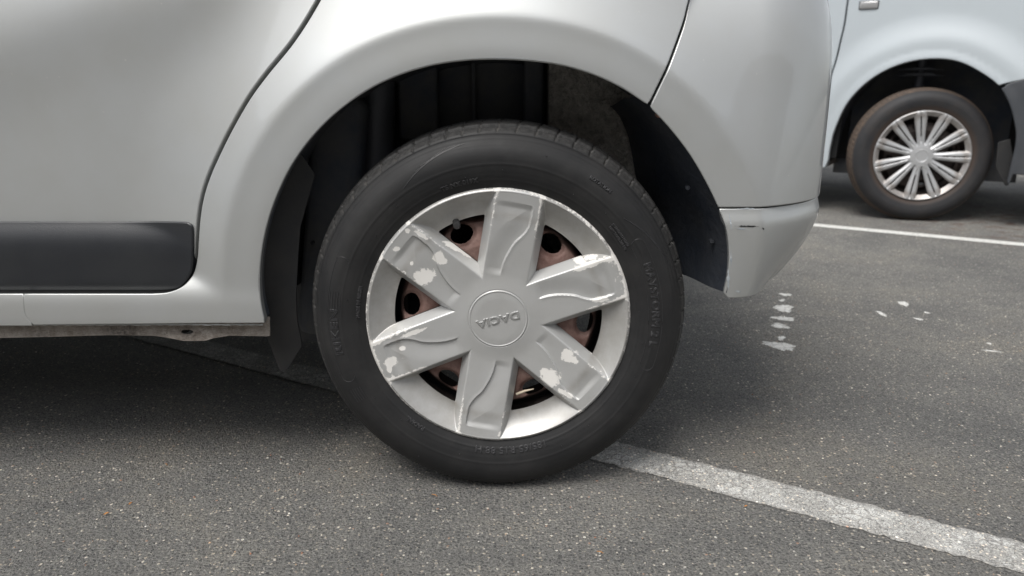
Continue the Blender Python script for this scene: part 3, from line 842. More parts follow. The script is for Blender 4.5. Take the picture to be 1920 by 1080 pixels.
# ------------------------------------------------------------------ wheels
def tyre_mesh(name, prof, cx, cy, cz, lugs, par, mat, nseg=20, grooves=True, clampz=0.0008, spin=0.0):
    """prof: list of (radius, y) outer face to inner face. Shoulder blocks are cut by cross grooves."""
    pr = np.array(catmull([np.array(p) for p in prof], 0.0016))
    t = np.gradient(pr, axis=0); t /= np.linalg.norm(t, axis=1)[:, None]
    nr = np.stack([-t[:, 1], t[:, 0]], 1)
    rc = np.array([.25, pr[:, 1].mean()])
    nr *= np.sign(((pr-rc)*nr).sum(1))[:, None]
    arc = np.concatenate([[0], np.cumsum(np.linalg.norm(np.diff(pr, axis=0), axis=1))])
    na = lugs*nseg
    ang = np.arange(na)/na*2*math.pi
    RM = pr[:, 0].max()
    r0, y0 = pr[:, 0], pr[:, 1]
    front = y0 < pr[:, 1].mean()
    # rings on the side wall
    ringd = np.zeros(len(pr)); grv = np.zeros(len(pr))
    for rr, dd, ww in ((RM-.0168, -.0018, .0012), (RM-.024, -.0005, .0008), (RM-.032, .0005, .0012), (RM-.060, .0007, .0012), (RM-.0735, -.0003, .0008), (RM-.084, .0006, .0012)):
        ringd += np.where(front, dd*np.exp(-((r0-rr)/ww)**2), 0)
    shoulder = sstep(RM-.0165, RM-.0135, r0)
    circ = np.zeros(len(pr))
    ym = pr[:, 1].mean()
    for yy in (-.052, -.018, .018, .052):
        circ = np.maximum(circ, np.exp(-(((y0-ym-yy)/.0048)**4)) * (r0 > RM-.01))
    # small circumferential cut halfway down the shoulder blocks
    cut = np.exp(-(((r0-(RM-.0058))/.0009)**2)) * front
    A, K = np.meshgrid(ang, np.arange(len(pr)), indexing='ij')
    slant = (y0[K]-y0.min())*1.3
    rs = np.random.RandomState(3)
    ph = (A/(2*math.pi)*lugs + slant*lugs/20 + .12*np.sin(A*7)) % 1.0
    g = np.exp(-(((ph-.5)/.055)**4))
    sipe = np.exp(-((((ph*1.0+.27) % 1-.5)/.016)**2))*.25 + np.exp(-((((ph+.62) % 1-.5)/.016)**2))*.25
    dep = ringd[K] - shoulder[K]*g*.0036*(.55+.45*np.sin(A*3.3+1)**2) - circ[K]*.006 - cut[K]*(ph > .25)*(ph < .9)*.0007 - sipe*shoulder[K]*.0016
    rr = r0[K]+nr[K, 0]*dep; yy = y0[K]+nr[K, 1]*dep
    x = cx+rr*np.cos(A+spin); z = cz+rr*np.sin(A+spin); y = cy+yy
    # load: flatten the contact patch and bulge the side wall just above it
    below = .03*sstep(cz-RM*.78, cz-RM*1.0, z)
    y = y + np.sign(yy-ym)*below*.16*sstep(0, .03, np.abs(yy-ym))
    z = np.maximum(z, clampz)
    V = np.stack([x, y, z], -1).reshape(-1, 3)
    m = len(pr)
    i = np.arange(na)[:, None]; k = np.arange(m-1)[None, :]
    a = i*m+k; b = ((i+1) % na)*m+k
    Fc = np.stack([a, b, b+1, a+1], -1).reshape(-1, 4)
    o = mesh_np(name, V, Fc, par, mat)
    tr = np.clip(shoulder[K]+0*A, 0, 1)
    at = o.data.attributes.new('tread', 'FLOAT', 'POINT'); at.data.foreach_set('value', (tr*(.35+.65*np.clip(rs.rand(*tr.shape), 0, 1))).ravel().astype(np.float32))
    at = o.data.attributes.new('groove', 'FLOAT', 'POINT'); at.data.foreach_set('value', (g*shoulder[K]*(.6+.4*np.sin(A*9))).ravel().astype(np.float32))
    at = o.data.attributes.new('bead', 'FLOAT', 'POINT'); at.data.foreach_set('value', (sstep(RM-.075, RM-.10, r0)[K]+0*A).ravel().astype(np.float32))
    side = pr[front]
    return o, side

def wheel_frame(par, loc, rz):
    return None

RT = 0.3005
PROF = [(.196, .014), (.199, .008), (.205, .0045), (.214, .000), (.226, -.0045), (.240, -.0070), (.252, -.0070), (.263, -.0040), (.272, .0015),
        (.279, .0075), (.2845, .0140), (.2895, .0230), (.2940, .0335), (.2972, .0460), (.2990, .060), (.3000, .0745), (.3005, .0850), (.3000, .0955), (.2990, .110), (.2972, .124), (.2940, .1365),
        (.2845, .156), (.272, .1685), (.252, .177), (.226, .1745), (.205, .1655), (.196, .156)]

# steel rim seen through the hub cap windows
def rim_mesh(name, cx, cy, cz, par, mat, sc=1.0, nholes=6, hr=.139, a0=-6.0, hs=.0165):
    nr, na = 150, 720
    rad = np.linspace(.02, .178, nr)*sc; ang = np.arange(na)/na*2*math.pi
    A, Rr = np.meshgrid(ang, rad, indexing='ij')
    prof = interp(rad/sc, [.02, .06, .085, .115, .150, .160, .168, .178], [.050, .050, .040, .036, .044, .062, .075, .078])
    X = Rr*np.cos(A); Z = Rr*np.sin(A); Yv = prof[None, :]+0*A
    # flange round each vent hole
    val = np.full(X.shape, 9.0)
    for k in range(nholes):
        h = R(a0)+k*2*math.pi/nholes
        dx = X*math.cos(h)+Z*math.sin(h)-hr*sc; dz = -X*math.sin(h)+Z*math.cos(h)
        val = np.minimum(val, np.sqrt((dx/.85)**2+(dz/1.15)**2)-hs*sc)
    Yv = Yv + .006*np.exp(-(np.clip(val, 0, 1)/.004)**2)
    V = np.stack([cx+X, cy+Yv, cz+Z], -1).reshape(-1, 3)
    idx = np.arange(na*nr).reshape(na, nr)
    # pull vertices near the hole border onto it, drop faces inside
    Fc = []
    v = val
    for i in range(na):
        j = (i+1) % na
        for k in range(nr-1):
            if (v[i, k]+v[j, k]+v[i, k+1]+v[j, k+1])/4 > -.0003:
                Fc.append((idx[i, k], idx[j, k], idx[j, k+1], idx[i, k+1]))
    o = mesh_np(name, V, Fc, par, mat)
    at = o.data.attributes.new('outer', 'FLOAT', 'POINT'); at.data.foreach_set('value', (sstep(.149*sc, .160*sc, Rr)).ravel().astype(np.float32))
    return o

wheel = rim_mesh('wheel', XW, YH-.004, ZW, car, MT['rim'])
tyre, side = tyre_mesh('tyre', PROF, XW, YH, ZW, 66, wheel, MT['tyre'])
lathe_y('rim_barrel', [(.150, .075), (.172, .078), (.178, .06), (.182, .03), (.196, .012), (.199, .013), (.196, .02), (.186, .05), (.182, .15), (.198, .16)], wheel, MT['rim2'], 96, (XW, YH, ZW))
lathe_y('brake_drum', [(.0, .10), (.115, .10), (.12, .105), (.12, .16), (.0, .16)], wheel, MT['black'], 64, (XW, YH, ZW))

# hub cap -----------------------------------------------------------
SPW = 0.034          # half width of a spoke
SPA = R(80.5)        # direction of the top spoke
ridge_px = [(939, 513), (941, 500), (946, 484), (954, 468), (966, 450), (980, 437), (990, 424), (995, 408), (998, 390), (996, 384), (987, 381), (975, 378), (962, 376)]
K0 = .205/249.5
rl = []
for x, y in ridge_px:
    dx, dy = (x-934)*K0, (590-y)*K0/.954
    rl.append((dx*math.cos(SPA)+dy*math.sin(SPA), dx*math.sin(SPA)-dy*math.cos(SPA)))   # (along, clockwise side)
rl = np.array(catmull([np.array(p) for p in rl], .002))

def seg_dist(PX, PY, line):
    best = np.full(PX.shape, 9.0); sgn = np.zeros(PX.shape)
    for a, b in zip(line, line[1:]):
        ab = b-a; L2 = (ab**2).sum()
        t = np.clip(((PX-a[0])*ab[0]+(PY-a[1])*ab[1])/L2, 0, 1)
        d = np.hypot(PX-a[0]-t*ab[0], PY-a[1]-t*ab[1])
        cr = ab[0]*(PY-a[1])-ab[1]*(PX-a[0])
        m = d < best; best = np.where(m, d, best); sgn = np.where(m, np.sign(cr), sgn)
    return best, sgn

def hub_face(r):
    return -.013*(1-(np.clip(r, 0, .2)/.2)**2) + .0045*sstep(.075, .030, r) - .001*sstep(.040, .03, r)*0
def hub_height(r, a):
    """a: angle from the spoke axis, clockwise positive"""
    al, la = r*np.cos(a), r*np.sin(a)
    d = np.abs(la)-SPW
    inner = r < .06
    d = np.where(r < .05, -1, d)
    face = hub_face(r)
    # recessed swoosh beside the ridge
    best, sg = seg_dist(al, la, rl)
    inside = (sg < 0)
    rec = np.where(inside, .0030*sstep(0, .0022, best)*sstep(.034, .004, best), 0)
    rec = rec*sstep(.067, .080, al)*sstep(.186, .175, al)
    rec2 = np.where(~inside, .0006*np.exp(-(best/.003)**2), 0)
    h = face - rec + rec2*sstep(.067, .08, al)*sstep(.186, .178, al)
    dd = softplus(d-0.0006, .0006)
    bevel = h - 1.75*dd
    t = np.clip((.199-r)/.038, 0, 1)
    scoop = -.0005 - .0225*np.sin(np.minimum(t, 1)*math.pi/2)**.85
    scoop = np.where(r < .161, -.023-(.161-r)*1.2, scoop)
    k = .0005
    out = k*np.logaddexp(bevel/k, scoop/k)
    # rim roll
    out = np.where(r > .199, np.maximum(out, -.0005)-((r-.199)/.006)**2*.005, out)
    # engraved ring round the badge
    out = out + .0011*np.exp(-((r-.0445)/.0009)**2) - .0008*np.exp(-((r-.0462)/.0009)**2)
    hole = np.minimum(d-.0115, .162-r)
    # round the window corners a little
    hole = -.0012*np.log(np.exp(-np.clip((d-.0118)/.0012, -40, 40)) + np.exp(-np.clip((.163-r)/.0012, -40, 40)))
    return out, hole

def hub_mesh(name, hfun, nsect, ang0, Rmax, cx, cy, cz, par, mat, nr=190, na=150, thick=.004, rmin=.0005):
    rad = np.concatenate([np.linspace(rmin, .04, 14)[:-1], np.linspace(.04, Rmax, nr)])
    half = math.pi/nsect
    a = np.linspace(-half, half, na+1)
    A, Rr = np.meshgrid(a, rad, indexing='ij')
    h, hole = hfun(Rr, A)
    n = A.size
    al = A.ravel(); rr = Rr.ravel(); hh = h.ravel(); ho = hole.ravel()
    idx = np.arange(n).reshape(A.shape)
    q = np.stack([idx[:-1, :-1], idx[1:, :-1], idx[1:, 1:], idx[:-1, 1:]], -1).reshape(-1, 4)
    tris = np.concatenate([q[:, [0, 1, 2]], q[:, [0, 2, 3]]])
    ins = ho > 0
    cnt = ins[tris].sum(1)
    keep = [tuple(t) for t in tris[cnt == 0]]
    newv = []; cache = {}
    def cut(i, j):
        key = (min(i, j), max(i, j))
        if key not in cache:
            t = ho[key[0]]/(ho[key[0]]-ho[key[1]])
            newv.append((al[key[0]]+(al[key[1]]-al[key[0]])*t, rr[key[0]]+(rr[key[1]]-rr[key[0]])*t))
            cache[key] = n+len(newv)-1
        return cache[key]
    rimedges = []
    for t in tris[(cnt > 0) & (cnt < 3)]:
        poly = []; cuts = []
        for i in range(3):
            p, qn = int(t[i]), int(t[(i+1) % 3])
            if not ins[p]: poly.append(p)
            if ins[p] != ins[qn]:
                c = cut(p, qn); poly.append(c); cuts.append(c)
        if len(poly) >= 3:
            keep.append(tuple(poly))
            if len(cuts) == 2: rimedges.append((cuts[0], cuts[1]))
    if newv:
        nv = np.array(newv); al = np.concatenate([al, nv[:, 0]]); rr = np.concatenate([rr, nv[:, 1]])
    hh, _ = hfun(rr, al)
    e = 2.5e-4
    hr = (hfun(rr+e, al)[0]-hfun(rr-e, al)[0])/(2*e)
    ea = e/np.maximum(rr, .004)
    ha = (hfun(rr, al+ea)[0]-hfun(rr, al-ea)[0])/(2*ea)/np.maximum(rr, .004)
    m = len(al)
    Vs, Ns, Fs, Wa, Wr = [], [], [], [], []
    # back ring for the window edges
    ring = sorted(set(i for ed in rimedges for i in ed)); rmap = {v: m+i for i, v in enumerate(ring)}
    for s in range(nsect):
        th = ang0 - (al + s*2*half)                       # clockwise from the spoke axis
        er = np.stack([np.cos(th), 0*th, np.sin(th)], -1); et = np.stack([np.sin(th), 0*th, -np.cos(th)], -1)
        V = np.stack([cx+rr*np.cos(th), cy-hh, cz+rr*np.sin(th)], -1)
        N = np.array([0, -1, 0]) - er*hr[:, None] - et*ha[:, None]
        N /= np.linalg.norm(N, axis=1)[:, None]
        rg = np.array(ring, int) if ring else np.zeros(0, int)
        V2 = V[rg]+np.array([0, thick, 0]); off = s*(m+len(rg))
        Vs += [V, V2]; Ns += [N, N[rg]]
        Fs += [tuple(off+i for i in f) for f in keep]
        Fs += [(off+a_, off+b_, off+rmap[b_], off+rmap[a_]) for a_, b_ in rimedges]
        Wa.append(np.concatenate([al, al[rg]])); Wr.append(np.concatenate([rr, rr[rg]]))
    V = np.concatenate(Vs); N = np.concatenate(Ns)
    Fs = [f for f in Fs if len(set(f)) == len(f)]
    o = mesh_np(name, V, Fs, par, mat, normals=N)
    return o, V, np.concatenate(Wa), np.concatenate(Wr)

hub, HV, HA, HR = hub_mesh('hubcap', hub_height, 6, SPA, .205, XW, YH, ZW, wheel, MT['hub'])
lat = np.abs(HR*np.sin(HA))
edge_w = np.exp(-((lat-SPW)/.0045)**2)*sstep(.10, .16, HR)
rim_w = np.exp(-((HR-.2035)/.0045)**2)
gx, gz = HV[:, 0]-XW, HV[:, 2]-ZW
bias = .5+.5*np.sin(np.arctan2(gz, gx)*2.0+.6)
low = sstep(.02, -.15, gz)
wear = np.clip(edge_w*(.42+.30*bias)+rim_w*(.34+.28*bias)+.40*np.exp(-((HR-.193)/.012)**2)*(lat < SPW)*bias*.8, 0, 1)
blob = np.zeros(len(HV))
for (x, y, w, h, an) in [(794, 520, 44, 30, -15), (822, 484, 24, 26, 0), (830, 490, 16, 16, 0), (772, 494, 7, 7, 0), (1033, 712, 40, 40, 20), (1022, 700, 20, 20, 0), (1064, 668, 26, 28, 0), (1076, 676, 18, 14, 30),
                         (733, 678, 26, 22, -30), (731, 690, 10, 16, 0), (754, 654, 12, 9, 0), (1102, 498, 50, 12, -20), (1088, 492, 22, 14, 0), (1085, 505, 14, 10, 0), (1060, 738, 40, 10, 30), (1110, 485, 30, 8, -15), (855, 470, 60, 9, 30), (870, 480, 40, 8, 35),
                         (790, 440, 30, 8, 35), (775, 625, 50, 9, -20), (1125, 562, 34, 10, -8), (765, 432, 10, 10, 0), (744, 466, 14, 10, 0)]:
    q = P(x, y, YH+.004); dx, dz = gx+XW-q[0], gz+ZW-q[1]
    a = -R(an); u = dx*math.cos(a)+dz*math.sin(a); v = -dx*math.sin(a)+dz*math.cos(a)
    k = .5*K0; blob = np.maximum(blob, np.clip(1-.5*np.sqrt((u/(w*k))**2+(v/(h*k))**2), 0, 1))
grime = np.clip(sstep(SPW, SPW+.010, lat)*sstep(.155, .17, HR)*.55 + np.exp(-((HR-.163)/.006)**2)*.5, 0, 1)
for nm, arr in (('wear', wear), ('blob', blob), ('grime', grime)):
    at = hub.data.attributes.new(nm, 'FLOAT', 'POINT'); at.data.foreach_set('value', arr.astype(np.float32))

# lettering
def text_mesh(body, size, bold=False, extrude=.0, bevel=0.0, fill=True, spacing=1.0, wide=1.0):
    cu = bpy.data.curves.new('t', 'FONT'); cu.body = body; cu.size = size
    cu.align_x = 'CENTER'; cu.align_y = 'CENTER'; cu.extrude = extrude; cu.bevel_depth = bevel; cu.bevel_resolution = 1
    cu.space_character = spacing; cu.resolution_u = 3
    if not fill: cu.fill_mode = 'NONE'
    o = bpy.data.objects.new('t', cu); C.objects.link(o)
    dg = bpy.context.evaluated_depsgraph_get(); dg.update()
    me = bpy.data.meshes.new_from_object(o.evaluated_get(dg))
    V = np.array([tuple(v.co) for v in me.vertices]); Fc = [tuple(p.vertices) for p in me.polygons]
    bpy.data.objects.remove(o); bpy.data.meshes.remove(me)
    V[:, 0] *= wide
    return V, Fc

# maker's name in the middle of the cap (upside down, as the wheel stands)
V, Fc = text_mesh('DACIA', .0165, extrude=.0006, bevel=.0007, wide=1.25, spacing=1.12)
a = R(194); ca, sa = math.cos(a), math.sin(a)
W = np.stack([XW+V[:, 0]*ca-V[:, 1]*sa, YH-hub_height(np.hypot(V[:, 0], V[:, 1]), 0*V[:, 0])[0]-V[:, 2]-.0004, ZW+V[:, 0]*sa+V[:, 1]*ca], -1)
MT['badge'] = mat_simple('badge_silver', (0.55, 0.555, 0.55), 0.33, 0.75)
mesh_np('cap_lettering', W, [f for f in Fc], wheel, MT['badge'], smooth=False)

so = np.argsort(side[:, 0])
def sideY(r): return YH + interp(r, side[so, 0], side[so, 1])
def curved_text(body, rm, adeg, size, outline=False, wide=1.0, spacing=1.0, lift=.0004, name='tyre_lettering'):
    th = .0005 if not outline else .0008
    V, Fc = text_mesh(body, size, extrude=0 if outline else .0005, bevel=th, fill=not outline, wide=wide, spacing=spacing)
    ang = R(adeg)-V[:, 0]/rm; r = rm+V[:, 1]
    W = np.stack([XW+r*np.cos(ang), sideY(r)-V[:, 2]-lift*.5, ZW+r*np.sin(ang)], -1)
    return mesh_np(name, W, Fc, wheel, MT['lettering'])
def pang(px, py): q = P(px, py, YH-.003); return math.degrees(math.atan2(q[1]-ZW, q[0]-XW)), math.hypot(q[0]-XW, q[1]-ZW)
for body, px, py, size, ol, wd in [('MAYSTORM 2 L', 1228, 570, .0165, True, 1.15), ('RIKEN', 630, 622, .0165, True, 1.6), ('T5 NX 019X', 862, 349, .0090, False, 1.1),
                                   ('TUBELESS', 733, 728, .0080, False, 1.1), ('RADIAL', 779, 795, .0085, False, 1.1), ('185/65 R15 88 H', 958, 835, .0140, False, 1.15),
                                   ('MADE IN SERBIA', 672, 567, .0068, False, 1.0), ('ROTATION', 1126, 345, .0072, False, 1.0)]:
    ad, rm = pang(px, py)
    if body.startswith('185'): rm = .2185
    if body.startswith('T5'): rm = max(rm, .218)
    curved_text(body, rm, ad, size, ol, wd, 1.05)
curved_text('STANDARD LOAD', .228, 36.5, .0050, False, 1.0); curved_text('MAX LOAD 560 KG', .222, 36.0, .0050, False, 1.0)
def arc_line(r0, a0, r1, a1, th=.00045, n=40):
    pts = []
    for i in range(n+1):
        r = r0+(r1-r0)*i/n; a = R(a0+(a1-a0)*i/n)
        pts.append((XW+r*math.cos(a), sideY(r)-.0002, ZW+r*math.sin(a)))
    return tube('sidewall_rib', pts, th*1.3, wheel, MT['lettering'], 6)
# outlined name plates
def plate(acen, span, rm, hh):
    pts = []
    for i in range(31): pts.append((rm+hh, acen+span-2*span*i/30))
    for i in range(9):
        t = math.pi*i/8; pts.append((rm+hh*math.cos(t), acen-span-math.degrees(hh*math.sin(t)/rm)))
    for i in range(31): pts.append((rm-hh, acen-span+2*span*i/30))
    for i in range(9):
        t = math.pi*i/8; pts.append((rm-hh*math.cos(t), acen+span+math.degrees(hh*math.sin(t)/rm)))
    tube('sidewall_rib', [(XW+r*math.cos(R(a)), sideY(r)-.0001, ZW+r*math.sin(R(a))) for r, a in pts], .0005, wheel, MT['lettering'], 6)
a1_, r1_ = pang(1228, 570); plate(a1_, 23, r1_, .0105)
a2_, r2_ = pang(628, 600); plate(a2_, 21, r2_, .0105)
for k in range(5):
    arc_line(r2_-.008+.004*k, 184-8, r2_-.008+.004*k, 184-15)
    arc_line(r2_-.008+.004*k, 184+22, r2_-.008+.004*k, 184+27)
for ac in (118, 35):
    for k in range(5):
        arc_line(.246+.004*k, ac+6-2.2*k, .273, ac-12-1.5*k, .0004)
# vent nibs on the side wall
for k in range(26):
    a = R(k*360/26+5); r = [.232, .2255, .262][k % 3]
    tube('vent_nib', [(XW+r*math.cos(a), sideY(r)+.001, ZW+r*math.sin(a)), (XW+r*math.cos(a), sideY(r)-.0022, ZW+r*math.sin(a))], .0006, wheel, MT['lettering'], 5)
q = P(857, 424, YH+.012)
tube('valve_stem', [(XW+(q[0]-XW)*1.10, YH+.045, ZW+(q[1]-ZW)*1.08), (q[0], YH+.012, q[1]), (q[0], YH+.010, q[1])], [.0060, .0056, .0040], wheel, MT['flap'], 16)
q1, q2 = P(968, 739, YH+.03), P(1001, 730, YH+.024)
tube('dry_stalk', [(q1[0], YH+.03, q1[1]), ((q1[0]+q2[0])/2, YH+.028, (q1[1]+q2[1])/2+.001), (q2[0], YH+.026, q2[1])], [.0022, .002, .0008], wheel, MT['straw'], 6)
q1, q2 = P(1117, 662, YH+.03), P(1124, 632, YH+.03)
tube('dry_stalk', [(q1[0], YH+.03, q1[1]), ((q1[0]+q2[0])/2+.002, YH+.03, (q1[1]+q2[1])/2), (q2[0], YH+.03, q2[1])], [.0016, .0022, .001], wheel, MT['straw'], 6)

# the car's other wheels, plain copies in place
def plain_wheel(x, y0, sgn, par):
    w = lathe_y('wheel', [(0, 0), (.03, 0), (.16, .012), (.2, 0), (.205, .005), (.205, .15), (0, .15)], par, MT['hub2'], 48, (x, y0, ZW))
    lathe_y('tyre', [(.20, .01), (.25, -.006), (.285, .02), (.295, .05), (.297, .09), (.295, .13), (.285, .16), (.25, .18), (.2, .17)], w, MT['tyre'], 64, (x, y0, ZW+.004))
for x, y in ((-2.61, 1.10), (-2.61, 2.5), (XW, 2.5)): plain_wheel(x, y, 1, car)

# ------------------------------------------------------------------ the white van
LDv = Vector((LD[0], LD[1], 0)); VROT = math.atan2(LD[1], LD[0])
hubd = ray(1729, 292); VWY = 3.60; t = VWY/hubd[1]
VW = np.array([hubd[0]*t, VWY, H+hubd[2]*t]); print('van hub', VW, 'yaw', math.degrees(VROT))
VR = 0.318; ZV = VR-.004
van = empty('parked_van', (VW[0], VW[1]+.9, 0), 'white van parked beyond the car with an eleven spoke hubcap and grey bumper', 'van')
ex = np.array([LD[0], LD[1], 0]); ey = np.array([-LD[1], LD[0], 0])      # along (towards its front) / into the body
if ey[1] < 0: ey = -ey
OV = np.array([VW[0], VW[1], 0]) - ey*0.012                               # skin plane runs through here
def PVn(px, py, dep=0.0):
    d = ray(px, py); o = np.array([0, 0, H]); c = OV+ey*dep
    t = np.dot(c-o, ey)/np.dot(d, ey); q = o+d*t
    return np.array([np.dot(q-OV, ex), q[2]])
VLIP = [(1551, 300), (1553, 285), (1557, 265), (1563, 243), (1584, 197), (1616, 160), (1656, 132), (1704, 114), (1755, 108), (1800, 114), (1844, 136), (1877, 162), (1896, 196), (1905, 230), (1908, 255), (1905, 280), (1898, 310), (1890, 345)]
vl = [PVn(x, y) for x, y in VLIP]
vla = np.array(catmull(vl, .01)); VCX, VCZ = (vla[:, 0].min()+vla[:, 0].max())/2, .36
van_an = np.unwrap(np.arctan2(vla[:, 1]-VCZ, vla[:, 0]-VCX)); 
vr_ = np.hypot(vla[:, 0]-VCX, vla[:, 1]-VCZ); _o = np.argsort(van_an); van_an, vr_ = van_an[_o], _smooth(vr_[_o], 6)
if van_an[0] < -math.pi*.9: van_an = van_an+2*math.pi
def SV(x, z):
    a = np.arctan2(z-VCZ, x-VCX); a = np.where(a < -math.pi/2, a+2*math.pi, a)
    d = np.hypot(x-VCX, z-VCZ)-interp(a, van_an, vr_)
    t = np.clip(softplus(d-.09, .012)/.12, 0, 1)
    return .031 - .026*(1-t)**2*(t < 1) + .05*softplus(z-.75, .05) - .006*sstep(.04, 0, d)
def fV(x, z):
    s = SV(x, z)
    return OV + x[:, None]*ex + s[:, None]*ey + np.stack([0*z, 0*z, z], -1)
VTOP = 1.18
gapv = [PVn(x, y, .02) for x, y in [(1588, 0), (1582, 44), (1575, 76), (1567, 111), (1557, 145), (1556, 162)]]
gapv = [np.array([gapv[0][0]+.01, VTOP])] + gapv + [np.array([gapv[-1][0]-.004, .30]), np.array([gapv[-1][0]-.005, .24])]
gv = catmull(gapv, .02)
lipv = catmull(vl, .012)
# fender: from door gap round the arch to the bumper edge
bs = PVn(1879, 163); be = PVn(1925, 146)
kb = int(np.argmin([np.linalg.norm(p-bs) for p in lipv]))
xe = bs[0]+.62
be2 = np.array([xe, be[1]+(xe-be[0])*.25])
gr_ = [p+np.array([.0078, 0]) for p in gv]
loop = gr_ + [np.array([lipv[0][0]-.01, gr_[-1][1]])] + lipv[:kb] + catmull([lipv[kb-1]+np.array([.002, .004]), be, be2], .02)[1:] + catmull([be2, np.array([xe-.1, VTOP])], .03)[1:] + catmull([np.array([xe-.1, VTOP]), gr_[0]], .03)[1:-1]
fender = panel('front_wing', loop, fV, van, MT['white'], step=0.02, edge=.004, deep=.03)
gl_ = [p-np.array([.0078, 0]) for p in gv]
loop = gl_ + catmull([gl_[-1], np.array([gl_[-1][0]-.95, .24])], .04)[1:] + catmull([np.array([gl_[-1][0]-.95, .24]), np.array([gl_[-1][0]-.95, VTOP])], .04)[1:] + catmull([np.array([gl_[-1][0]-.95, VTOP]), gl_[0]], .04)[1:-1]
vdoor = panel('van_door', loop, fV, van, MT['white'], step=0.03, edge=.004, deep=.03)
lb = lipv[kb+1:]
bot = lb[-1]; zb = PVn(1920, 326)[1]
loop = list(lb)[:] + [np.array([bot[0]+.01, zb])] + catmull([np.array([bot[0]+.01, zb]), np.array([xe+.02, zb])], .03)[1:] + catmull([np.array([xe+.02, zb]), be2-np.array([0, .006])], .03)[1:] + catmull([be2-np.array([0, .006]), be-np.array([0, .008]), lb[0]+np.array([.003, 0])], .02)[1:-1]
lbs = [p for p in loop]
panel('front_bumper', lbs, fV, van, MT['vanplastic'], step=0.02, edge=.006, deep=.03)
def vbox(name, x, dep, z, s, par, mat, bev):
    p = OV+ex*x+ey*dep; return box(name, (p[0], p[1], z), s, par, mat, bev, rz=VROT)
c = PVn(1629, 9.5, .04)
vbox('side_indicator', c[0], float(SV(np.array([c[0]]), np.array([c[1]]))[0])-.002, c[1], (.082, .016, .036), fender, MT['lens'], .0075)
vbox('indicator_rim', c[0], float(SV(np.array([c[0]]), np.array([c[1]]))[0])+.002, c[1], (.090, .012, .042), fender, MT['vanplastic'], .0055)
c = PVn(1540, 46, .04); vbox('door_trim', c[0]-.05, .035, c[1], (.16, .02, .024), vdoor, mat_simple('white_trim', (.75, .77, .74), .3), .006)
# rest of the van body
def vprism(name, pts, d0, d1, par, mat, bev=.02):
    o = prism(name, pts, 0, d1-d0, par, mat, bev)
    M4 = Matrix(((ex[0], ey[0], 0, OV[0]+ey[0]*d0), (ex[1], ey[1], 0, OV[1]+ey[1]*d0), (0, 0, 1, 0), (0, 0, 0, 1)))
    o.data.transform(M4); return o
gx0 = gv[-1][0]
vprism('gap_backing', [(gx0-.06, .28), (gx0+.06, .28), (gx0+.10, 1.0), (gx0-.02, 1.0)], .075, .088, van, MT['gap_scrape'], 0)  # black sheet added so the van's door gap reads as shaded
vprism('van_body', [(gx0-3.0, .26), (gx0-1.0, .26), (gx0-1.0, 1.2), (gx0-.1, 1.75), (gx0-.5, 1.82), (gx0-3.0, 1.82)], .06, 1.75, van, MT['white'], .03)
vprism('van_bonnet', [(gx0-1.0, .8), (gx0-1.0, 1.17), (xe-.6, 1.17), (xe-.2, 1.05), (xe, .8)], .09, 1.72, van, MT['white'], .03)
vprism('van_windscreen', [(gx0-.99, 1.18), (xe-.62, 1.18), (gx0-.09, 1.74)], .12, 1.68, van, MT['glass'], .01)
vprism('van_underbody', [(gx0-2.9, .26), (VCX-.36, .26), (VCX-.36, .79), (VCX+.36, .79), (VCX+.36, .24), (xe-.05, .26), (xe-.05, .79), (VCX+.37, .795), (VCX-.37, .795), (gx0-2.9, .79)], .30, 1.6, van, MT['black'], 0)
vprism('van_front_bumper_face', [(xe-.06, .24), (xe+.02, .24), (xe+.02, .80), (xe-.06, .80)], .08, 1.72, van, MT['vanplastic'], .02)
vprism('van_sill', [(gx0-2.9, .235), (vl[0][0]-.01, .235), (vl[0][0]-.01, .262), (gx0-2.9, .262)], .06, .32, van, MT['flange'], 0)
# arch lining
V = []; m = 9
for p in lipv:
    dr = (p-np.array([VCX, VCZ])); dr /= np.linalg.norm(dr)
    for k in range(m):
        q = p+dr*.006; dep = .02+.32*k/(m-1); w = OV+ex*q[0]+ey*dep; V.append((w[0], w[1], q[1]))
mesh_np('van_arch_liner', V, [(i*m+k, i*m+k+1, (i+1)*m+k+1, (i+1)*m+k) for i in range(len(lipv)-1) for k in range(m-1)], van, MT['liner'])
vprism('van_inner_wall', [(VCX-.42, .18), (VCX+.42, .18), (VCX+.42, .84), (VCX-.42, .84)], .335, .345, van, MT['liner'], 0)
# suspension top plate and strut over the tyre
c = PVn(1725, 140, .2)
vprism('spring_seat', [(c[0]-.10, c[1]-.006), (c[0]-.04, c[1]+.008), (c[0]+.04, c[1]+.008), (c[0]+.10, c[1]-.006)], .17, .25, van, MT['strut'], .002)
vprism('spring_seat', [(c[0]-.10, c[1]+.022), (c[0]-.03, c[1]+.034), (c[0]+.03, c[1]+.034), (c[0]+.10, c[1]+.022)], .17, .25, van, MT['strut'], .002)
w0 = OV+ex*c[0]+ey*.21
tube('strut', [(w0[0], w0[1], .35), (w0[0], w0[1], c[1]+.1)], .022, van, MT['strut'], 14)
# flap ahead of the arch foot
fpx = [(1893, 262), (1872, 268), (1868, 312), (1875, 330), (1886, 348), (1890, 347), (1891, 330), (1899, 300)]
lp = []
fw = [PVn(x, y, .05) for x, y in fpx]
for a, b in zip(fw, fw[1:]+fw[:1]): lp += catmull([a, b], 0.012)[:-1]
panel('van_mud_flap', lp, lambda x, z: OV+x[:, None]*ex+(.055+0*x)[:, None]*ey+np.stack([0*z, 0*z, z], -1), van, MT['flap'], edge=.003, deep=.004, step=.02)

